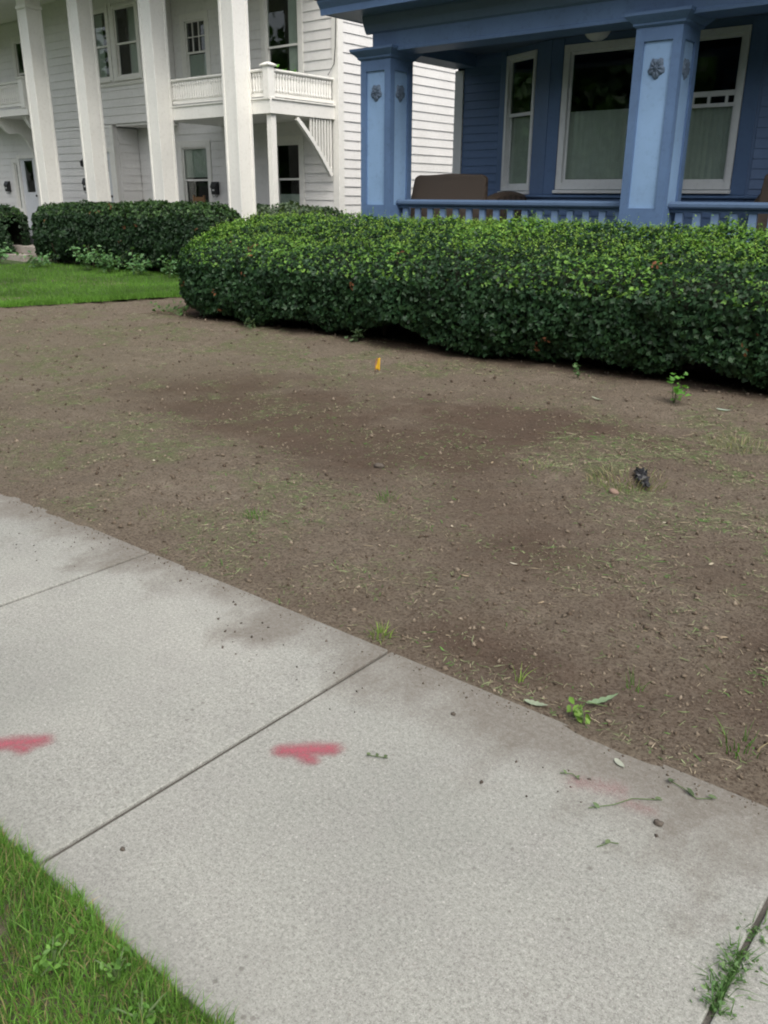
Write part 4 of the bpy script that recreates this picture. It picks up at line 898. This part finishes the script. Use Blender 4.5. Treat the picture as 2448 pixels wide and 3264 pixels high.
tc_ = tints(n, (.11, .15, .06), (.24, .26, .15)); dr = RNG.uniform(size=n) < .35; tc_[dr] = tints(dr.sum(), (.20, .165, .11), (.34, .29, .21)); gn = RNG.uniform(size=n) < .12; tc_[gn] = tints(gn.sum(), (.06, .16, .03), (.10, .22, .05))
stuff('grass_clippings', [lying(x, y, soil_h(x, y), RNG.gamma(3.5, .012, n).clip(.012, .12)*(.35+.09*y), RNG.uniform(.0018, .0048, n)*(.6+.12*y), tc_)], 'litter', 'dry and green grass clippings strewn across the bare soil', 'clippings')

# ================================================================== SMALL INDIVIDUALS
def zs(x, y): return float(soil_h(np.array([x]), np.array([y]))[0]) if y > 2.28 else 0.0
def tuft(x, y, r, h, n, pal, label, name='grass_tuft', cat_='grass tuft', dry=.1, wide=.004, group=None):
    z = zs(x, y); t = thing(name, label, cat_, (x, y, z), group); a = RNG.uniform(0, 6.283, n); rr = r*np.sqrt(RNG.uniform(0, 1, n))
    P_ = np.stack([rr*np.cos(a), rr*np.sin(a), np.full(n, -.005)], 1); hh = RNG.uniform(.45, 1.1, n)*h; ln_ = np.stack([np.cos(a), np.sin(a)], 1)*(RNG.uniform(.1, .9, n)*h)[:, None]+RNG.normal(0, .012, (n, 2))
    tn = tints(n, *pal); dd = RNG.uniform(size=n) < dry; tn[dd] = tints(dd.sum(), (.26, .22, .13), (.4, .34, .22))
    V, T, C = blades(P_, hh, RNG.uniform(.6, 1.3, n)*wide, ln_, tn, 4); o = link('blades', np_mesh('blades', V, T, 'grass', C.clip(.003, 1)), t, t.location); o['kind'] = 'stuff'; return t
GP = ((.05, .14, .02), (.11, .24, .04)); YP = ((.12, .22, .04), (.24, .33, .09)); DP = ((.12, .17, .06), (.24, .26, .13))
tuft(-1.93, 2.345, .045, .065, 46, YP, 'pale yellow green grass tuft where the middle joint meets the soil', wide=.006)
tuft(-3.28, 2.92, .07, .05, 70, GP, 'small vivid green grass patch in the soil left of the middle')
tuft(-2.90, 3.58, .06, .07, 40, GP, 'lone green grass sprout in the middle of the bare soil')
tuft(-3.75, 2.58, .09, .04, 40, DP, 'flat dull green tuft near the sidewalk edge at left')
tuft(-2.02, 4.84, .24, .07, 330, DP, 'heap of pale cut grass beside the black scrap', dry=.3, wide=.005)
tuft(-2.55, 4.70, .15, .05, 90, DP, 'thin scatter of pale cut grass left of the heap', dry=.3, wide=.005)
tuft(-1.32, 2.40, .015, .085, 7, YP, 'single upright grass sprig near the sidewalk edge', wide=.006)
tuft(-.98, 2.62, .03, .07, 16, GP, 'little green sprout right of the dandelion leaves')
tuft(-.57, 2.52, .07, .08, 26, GP, 'sparse green blades at the right edge of the soil', wide=.006)
tuft(-1.05, 5.9, .30, .10, 220, DP, 'loose pale grass clump by the hedge at the right', dry=.3, wide=.005)
tuft(-1.75, 6.15, .22, .08, 130, DP, 'dry grass clump below the hedge, left of the right-edge clump', dry=.4, wide=.005)
def joint_weed(x, y0, y1, n, h, label):
    t = thing('joint_weed', label, 'weed', (x, (y0+y1)/2, -.01)); ys_ = RNG.uniform(y0, y1, n); P_ = np.stack([RNG.normal(0, .013, n), ys_-(y0+y1)/2, np.zeros(n)], 1)
    V, T, C = blades(P_, RNG.uniform(.4, 1.2, n)*h, RNG.uniform(.003, .006, n), RNG.normal(0, .03, (n, 2)), tints(n, (.06, .14, .04), (.13, .23, .08)), 3)
    o = link('blades', np_mesh('blades', V, T, 'grass', C.clip(.003, 1)), t, t.location); o['kind'] = 'stuff'
    k_ = n//2; P_ = np.stack([RNG.normal(0, .025, k_), RNG.uniform(y0, y1, k_)-(y0+y1)/2, RNG.uniform(.01, h*.7, k_)], 1)
    V, T, C = leaves(P_, RNG.normal(0, .5, (k_, 3))+np.array([0, 0, 1]), RNG.uniform(.008, .015, k_), LEAF_OVAL, tints(k_, (.07, .15, .05), (.14, .22, .09))); o = link('leaves', np_mesh('leaves', V, T, 'leaf', C.clip(.003, 1)), t, t.location); o['kind'] = 'stuff'
joint_weed(-.305, 1.50, 1.71, 230, .045, 'green weeds filling the sidewalk joint at the lower right')
joint_weed(-.30, 1.76, 1.82, 40, .028, 'small yellow green weed higher up in the right sidewalk joint')
# broadleaf plants
def leafy(x, y, r, h, n, size, pal, label, shape=LEAF_OVAL, cat_='weed', group=None, z0=None, name='leafy_weed'):
    z = zs(x, y) if z0 is None else z0; t = thing(name, label, cat_, (x, y, z), group); ns = max(3, n//7)
    out = []
    for k_ in range(ns):
        a = RNG.uniform(0, 6.283); l = r*RNG.uniform(.2, 1); tip = np.array([l*math.cos(a), l*math.sin(a), h*RNG.uniform(.6, 1.05)])
        mesh('stem', *tube([(x, y, z-.01), (x+tip[0]*.35, y+tip[1]*.35, z+tip[2]*.6), (x+tip[0], y+tip[1], z+tip[2])], [.004, .003, .0015], 4), M['stemgreen'], t)
        q = max(3, n//ns); f_ = RNG.uniform(.35, 1.05, q)[:, None]; P_ = tip[None]*np.concatenate([f_**1.4, f_**1.4, f_], 1)+RNG.normal(0, size*.45, (q, 3)); P_[:, 2] = np.maximum(P_[:, 2], size*.2)
        out.append(leaves(P_, RNG.normal(0, .45, (q, 3))+np.array([0, -.25, 1]), RNG.uniform(.6, 1.2, q)*size, shape, tints(q, *pal)))
    V, T, C = cat(out); o = link('leaves', np_mesh('leaves', V, T, 'leaf', C.clip(.003, 1)), t, t.location); o['kind'] = 'stuff'; return t
M['stemgreen'] = paint('stem_green', (.09, .14, .05), .6, .2)
leafy(-2.60, 7.05, .16, .22, 34, .062, ((.07, .20, .03), (.13, .30, .05)), 'bright green leafy seedling at the foot of the hedge, right side', LEAF_LOBED)
leafy(-3.75, 7.55, .07, .13, 12, .055, ((.04, .10, .03), (.07, .14, .04)), 'small dark leafy seedling under the middle of the hedge', LEAF_LOBED)
leafy(-6.85, 7.75, .15, .14, 24, .075, ((.06, .11, .05), (.11, .16, .08)), 'pale leafy weed creeping out below the hedge hollow', LEAF_LOBED)
leafy(-8.5, 7.72, .18, .12, 22, .075, ((.06, .11, .05), (.10, .15, .07)), 'low pale weed under the left part of the hedge', LEAF_LOBED)
leafy(-10.2, 7.8, .45, .16, 70, .065, ((.05, .11, .03), (.08, .16, .04)), 'green weeds around the left foot of the long hedge', LEAF_OVAL)
WP = ((.06, .15, .05), (.13, .25, .10))
for k_, (x, y, r, h, n, lb) in enumerate([(-18.0, 11.3, .5, .55, 150, 'tall leafy weed in front of the dark far hedge, leftmost of the tall ones'), (-17.0, 11.2, .55, .50, 150, 'leafy weed with pale leaf edges in front of the middle of the dark far hedge'), (-16.0, 11.25, .5, .40, 120, 'broad low weed before the dark far hedge, right of the pale edged one'), (-15.0, 11.3, .35, .46, 70, 'upright leafy weed before the right part of the dark far hedge'), (-14.2, 11.3, .3, .42, 60, 'upright weed beside the left end of the long green hedge'), (-19.4, 10.9, .5, .30, 100, 'low leafy ground plant at the left end of the dark far hedge'), (-21.2, 10.9, .5, .45, 90, 'leafy plant below the gap between the two far hedges')]):
    leafy(x, y, r, h, n, .115, WP, lb, LEAF_OVAL, z0=.03)
leafy(-13.35, 10.6, .16, .22, 26, .085, ((.16, .26, .06), (.26, .36, .12)), 'small yellow green seedling on the lawn by the long hedge', LEAF_OVAL, z0=.03)
for x, y, lb in ((-1.36, .735, 'taller clover-like weed at the edge of the near grass verge'), (-1.22, .70, 'leafy weed nearest the bottom edge in the grass verge'), (-1.50, .66, 'leafy weed deeper in the grass verge at lower left')):
    leafy(x, y, .06, .065, 46, .019, ((.07, .17, .03), (.13, .26, .05)), lb, LEAF_OVAL, z0=0)
# dandelion-like weed at sidewalk edge
def flat_leaf(x, y, ang, L, wd, col, label, name='fallen_leaf', cat_='leaf', group=None, curl=.25, z=None, jag=0, tilt=0.0):
    z0 = (zs(x, y) if z is None else z)+.004; t = bpy.data.objects.new(name, None); n = 14; V = []; F = []
    for k_ in range(n+1):
        u = k_/n; s = (u-.5)*L; wv = wd*.5*(math.sin(math.pi*u**.8)**.8 if 0 < u < 1 else .02)*(1+jag*(.5 if k_ % 3 else -.5)); zz = L*curl*(u-.5)**2*1.6+tilt*L*u
        for q in (-1, 0, 1): V.append((s, q*wv, zz+abs(q)*wv*.35*(1 if curl >= 0 else -1)))
    for k_ in range(n):
        for q in range(2): a_ = 3*k_+q; F.append((a_, a_+3, a_+4, a_+1))
    ca, sa = math.cos(ang), math.sin(ang); V = [(x+a_*ca-b_*sa, y+a_*sa+b_*ca, z0+c_) for a_, b_, c_ in V]
    return mesh_leaf(name, V, F, col, label, cat_, group, (x, y, z0))
def mesh_leaf(name, V, F, col, label, cat_, group, pos):
    me = bpy.data.meshes.new(name); me.from_pydata([tuple(Vector(v)-Vector(pos)) for v in V], [], F); me.shade_smooth()
    a = me.attributes.new('tint', 'FLOAT_COLOR', 'POINT'); c = np.ones((len(V), 4), np.float32); c[:, :3] = np.array(col)*RNG.uniform(.9, 1.1, (len(V), 1)); a.data.foreach_set('color', c.ravel()); setmat(me, 'litter')
    o = link(name, me, None, pos); tag(o, label, cat_, group); return o
dw = leafy(-1.03, 2.33, .05, .05, 30, .03, ((.10, .20, .03), (.17, .28, .06)), 'uprooted yellow green weed lying where soil meets sidewalk at right')
flat_leaf(-1.20, 2.31, .3, .085, .026, (.24, .28, .20), 'pale grey green fallen leaf on the sidewalk edge, left of the uprooted weed', jag=.3)
flat_leaf(-1.03, 2.47, .9, .12, .026, (.17, .24, .14), 'long toothed green leaf behind the uprooted weed', jag=.4, tilt=.2)
flat_leaf(-2.18, 7.05, .2, .12, .05, (.26, .31, .25), 'pale fallen leaf in front of the hedge at far right')
flat_leaf(-3.15, 6.75, -.3, .15, .03, (.26, .29, .21), 'long pale leaf in front of the hedge, left of the pale fallen leaf')
flat_leaf(-.83, 2.18, -.5, .05, .02, (.32, .34, .28), 'small curled grey leaf on the soiled sidewalk edge at right')
for k_, (x, y) in enumerate([(-4.6, 3.2), (-5.0, 3.35), (-4.9, 3.0), (-4.2, 2.85), (-3.6, 3.0), (-5.8, 3.7), (-6.5, 4.3), (-8.3, 5.6), (-9.4, 6.3), (-9.9, 6.9), (-2.4, 3.5), (-1.9, 3.3), (-1.6, 3.0), (-2.8, 4.6), (-1.2, 3.9), (-.9, 3.2), (-1.5, 4.3), (-2.0, 3.0), (-5.3, 6.6), (-4.1, 6.4), (-7.4, 6.9), (-6.0, 6.9)]):
    flat_leaf(x+random.uniform(-.05, .05), y, random.uniform(0, 6), random.uniform(.025, .05), random.uniform(.008, .017), random.choice([(.40, .35, .26), (.34, .27, .18), (.30, .30, .20), (.46, .42, .33)]), 'small dry pale leaf scrap lying on the bare soil', group='dry leaf scraps on the bare soil')
# sprigs on the concrete
def sprig(pts, label, lf=((.5, .05), (.8, .04))):
    p0 = pts[0]; t = thing('fallen_sprig', label, 'sprig', (p0[0], p0[1], .003)); mesh('stem', *tube([(a, b, .006) for a, b in pts], 0.0015, 5), M['stemgreen'], t)
    out = []; pp_ = np.array(pts)
    for u, L in lf:
        s = u*(len(pts)-1); i0 = min(int(s), len(pts)-2); q = pp_[i0]+(pp_[i0+1]-pp_[i0])*(s-i0); out.append(leaves(np.array([[q[0], q[1], .012]]), np.array([[RNG.normal(0, .3), RNG.normal(0, .3), 1]]), np.array([L]), LEAF_OVAL, tints(1, (.08, .12, .06), (.12, .16, .08))))
    V, T, C = cat(out); link('leaves', np_mesh('leaves', V-np.array(t.location), T, 'litter', C), t, t.location)
sprig([(-.81, 1.93), (-.76, 1.99), (-.73, 2.05), (-.66, 2.10)], 'thin curved green stem lying on the faint red patch', ((.1, .025), (.95, .02)))
sprig([(-.68, 2.20), (-.63, 2.19), (-.585, 2.17), (-.55, 2.20)], 'green sprig with leaves on the sidewalk edge at far right', ((.05, .042), (.5, .034), (1.0, .028)))
sprig([(-.95, 2.02), (-.92, 2.04), (-.89, 2.03)], 'short green twig left of the faint red patch', ((.9, .02), (.2, .02)))
sprig([(-1.46, 1.71), (-1.43, 1.725), (-1.40, 1.74)], 'tiny green leaf cluster right of the red paint mark', ((.1, .022), (.5, .02), (.9, .022)))
sprig([(-.72, 1.80), (-.70, 1.84), (-.68, 1.85)], 'little green leaf bit in the middle of the right slab', ((.4, .025),))
for (p_, lb) in (([(-1.0, 2.45), (-1.1, 2.42)], 'reddish root strand beside the uprooted weed'),): sprig(p_, lb, ((.9, .015),))
# black scrap
bs = thing('black_scrap', 'crumpled black plastic scrap lying on the soil beside the cut grass heap', 'scrap', (-1.93, 4.87, zs(-1.93, 4.87)))
V = []; F = []; n = 18; mseg = 5
for k_ in range(n+1):
    u = k_/n; cx = -2.0+.14*u; cy = 4.98-.21*u
    for q in range(mseg): s = (q/(mseg-1)-.5)*.07*(.55+.45*math.sin(math.pi*min(1, u+.1))); V.append((cx+s*.9+random.uniform(-.012, .012), cy+s*.35+random.uniform(-.012, .012), zs(cx, cy)+.008+.032*abs(math.sin(q*2.1+k_*.9))+random.uniform(0, .015)))
for k_ in range(n):
    for q in range(mseg-1): a_ = k_*mseg+q; F.append((a_, a_+1, a_+mseg+1, a_+mseg))
o = mesh('sheet', V, F, 'black_metal', bs); sm = o.modifiers.new('Solidify', 'SOLIDIFY'); sm.thickness = .004
# yellow marker flag
M['yellow'] = paint('yellow_vinyl', (.66, .40, .03), .5, .12, (.6, .28, .03), .4); M['wire'] = paint('orange_wire', (.45, .20, .08), .5)
x, y = -5.47, 6.56; z = zs(x, y); fl = thing('marker_flag', 'tiny yellow marker flag stuck in the soil in front of the hedge', 'flag', (x, y, z))
mesh('wire', *tube([(x-.02, y, z-.03), (x-.012, y, z+.08), (x+.008, y, z+.145)], .0035, 5), 'wire', fl)
V = []; F = []
for k_ in range(9):
    u = k_/8
    for q in range(4): s = q/3; hx_ = -.010+.024*u+.045*s*(1-.45*u); dn = .010*math.sin(4*s+2*u); V.append((x+hx_*.78-dn*.6, y+hx_*.62+dn*.78, z+.03+.105*u-.02*s*(1-u)+.012*s*u))
for k_ in range(8):
    for q in range(3): a_ = 4*k_+q; F.append((a_, a_+1, a_+5, a_+4))
o = mesh('flag_sheet', V, F, 'yellow', fl, smooth=True); sm = o.modifiers.new('Solidify', 'SOLIDIFY'); sm.thickness = .0015
# stone and clods as individuals
def lump(x, y, r, col, label, name='stone', cat_='stone', group=None):
    z = zs(x, y); V = []; F = []; a_, b_ = 7, 12
    for i in range(1, a_):
        for j in range(b_):
            th = math.pi*i/a_; ph = 2*math.pi*j/b_; q = r*(1+.22*random.uniform(-1, 1)); V.append((x+q*math.sin(th)*math.cos(ph)*1.2, y+q*math.sin(th)*math.sin(ph), z+r*.35+q*.7*math.cos(th)))
    for i in range(a_-2):
        for j in range(b_): F.append((i*b_+j, i*b_+(j+1) % b_, (i+1)*b_+(j+1) % b_, (i+1)*b_+j))
    F.append(tuple(range(b_-1, -1, -1))); F.append(tuple((a_-2)*b_+j for j in range(b_)))
    o = mesh(name, V, F, col, None, (x, y, z), True); tag(o, label, cat_, group)
M['pinkstone'] = paint('pink_stone', (.24, .165, .13), .9, .2); M['clodm'] = paint('clod_dark', (.10, .085, .07), .95, .3, (.06, .05, .04), .5, .6)
lump(-1.99, 4.60, .026, 'pinkstone', 'round pinkish stone in front of the cut grass heap')
for x, y, r, lb in ((-1.385, 2.075, .010, 'dark soil clod on the sidewalk left of the uprooted weed'), (-.63, 2.0, .015, 'largest dark soil clod, on the sidewalk below the red smear'), (-1.70, .98, .008, 'reddish dark clod near the grass verge and the middle joint'), (-.55, 3.05, .030, 'dark clod on the soil at the right edge of the picture'), (-3.35, 4.05, .035, 'dark clod in the damp soil left of centre')):
    lump(x, y, r*.8, 'clodm', lb, 'soil_clod', 'clod')

# ================================================================== PAINT MARKS
def spray(label, c, ang, shapes, dens, ext):
    """sprayed paint film lying 1.5 mm above the slab; coverage fades at the rim like real overspray"""
    nx, ny = 70, 50; xs_ = np.linspace(-ext[0], ext[0], nx); ys_ = np.linspace(-ext[1], ext[1], ny); X_, Y_ = np.meshgrid(xs_, ys_); cov = np.zeros_like(X_)
    for (ax, ay, bx, by, w_, soft) in shapes:
        px, py = X_-ax, Y_-ay; dx, dy = bx-ax, by-ay; u = np.clip((px*dx+py*dy)/(dx*dx+dy*dy+1e-9), 0, 1); dd = np.hypot(px-u*dx, py-u*dy)+(fbm(X_*30, Y_*30, 4, 3)-.5)*.018; cov = np.maximum(cov, 1/(1+np.exp((dd-w_)/soft)))
    ca, sa = math.cos(ang), math.sin(ang); V = np.stack([X_*ca-Y_*sa, X_*sa+Y_*ca, np.zeros_like(X_)], -1).reshape(-1, 3); i = np.arange(nx-1)[None]+np.arange(ny-1)[:, None]*nx; T = np.stack([i, i+1, i+1+nx, i+nx], -1).reshape(-1, 4)
    col = np.repeat((cov*dens).reshape(-1, 1), 3, 1); keep = col[T].max((1, 2)) > .012; o = link('spray_paint_mark', np_mesh('spray_paint_mark', V, T[keep], 'spray', col, True, 'cover'), None, (c[0], c[1], .0035)); tag(o, label, 'paint mark')
def spray_mat():
    mt, t, p = newmat('red_spray_paint'); out = t.nodes['Material Output']; pos = geo_pos(t); at = t.nodes.new('ShaderNodeAttribute'); at.attribute_name = 'cover'
    p.inputs['Base Color'].default_value = (.56, .115, .15, 1); p.inputs['Roughness'].default_value = .7
    c = mixc(t, noise(t, 40, 4, .7, pos), (.30, .058, .085), (.38, .10, .125)); t.links.new(c, p.inputs['Base Color'])
    n_ = noise(t, 170, 4, .8, pos); ad = t.nodes.new('ShaderNodeMath'); ad.operation = 'MULTIPLY_ADD'; t.links.new(at.outputs['Fac'], ad.inputs[0]); ad.inputs[1].default_value = 1.35; ad.inputs[2].default_value = -.78
    a1 = t.nodes.new('ShaderNodeMath'); a1.operation = 'ADD'; t.links.new(ad.outputs[0], a1.inputs[0]); t.links.new(n_, a1.inputs[1])
    a2 = t.nodes.new('ShaderNodeMath'); a2.operation = 'MULTIPLY'; t.links.new(a1.outputs[0], a2.inputs[0]); a2.inputs[1].default_value = 1.0; a2.use_clamp = True
    a3 = t.nodes.new('ShaderNodeMath'); a3.operation = 'MINIMUM'; t.links.new(a2.outputs[0], a3.inputs[0]); a3.inputs[1].default_value = .86; a2 = a3
    tr = t.nodes.new('ShaderNodeBsdfTransparent'); mx = t.nodes.new('ShaderNodeMixShader'); t.links.new(a2.outputs[0], mx.inputs[0]); t.links.new(tr.outputs[0], mx.inputs[1]); t.links.new(p.outputs[0], mx.inputs[2]); t.links.new(mx.outputs[0], out.inputs[0]); return mt
M['spray'] = spray_mat()
AV = math.atan2(1.68-1.53, -1.54+1.71)
spray('red spray paint dash with a small downward tick in the middle of the sidewalk', (-1.615, 1.60), AV, [(-.072, .014, .078, .020, .028, .016), (-.010, -.012, .010, -.034, .022, .015)], .92, (.19, .13))
spray('red spray paint dash cut off by the left edge, on the sidewalk', (-2.36, 1.02), AV, [(-.16, .0, .085, .030, .030, .018), (.02, .0, .05, -.012, .022, .016)], .88, (.30, .13))
spray('faint worn red paint smear on the soiled sidewalk edge at right', (-.79, 2.03), AV*.4, [(-.10, .02, .02, .03, .045, .025), (.05, -.02, .12, -.03, .032, .02)], .38, (.24, .14))
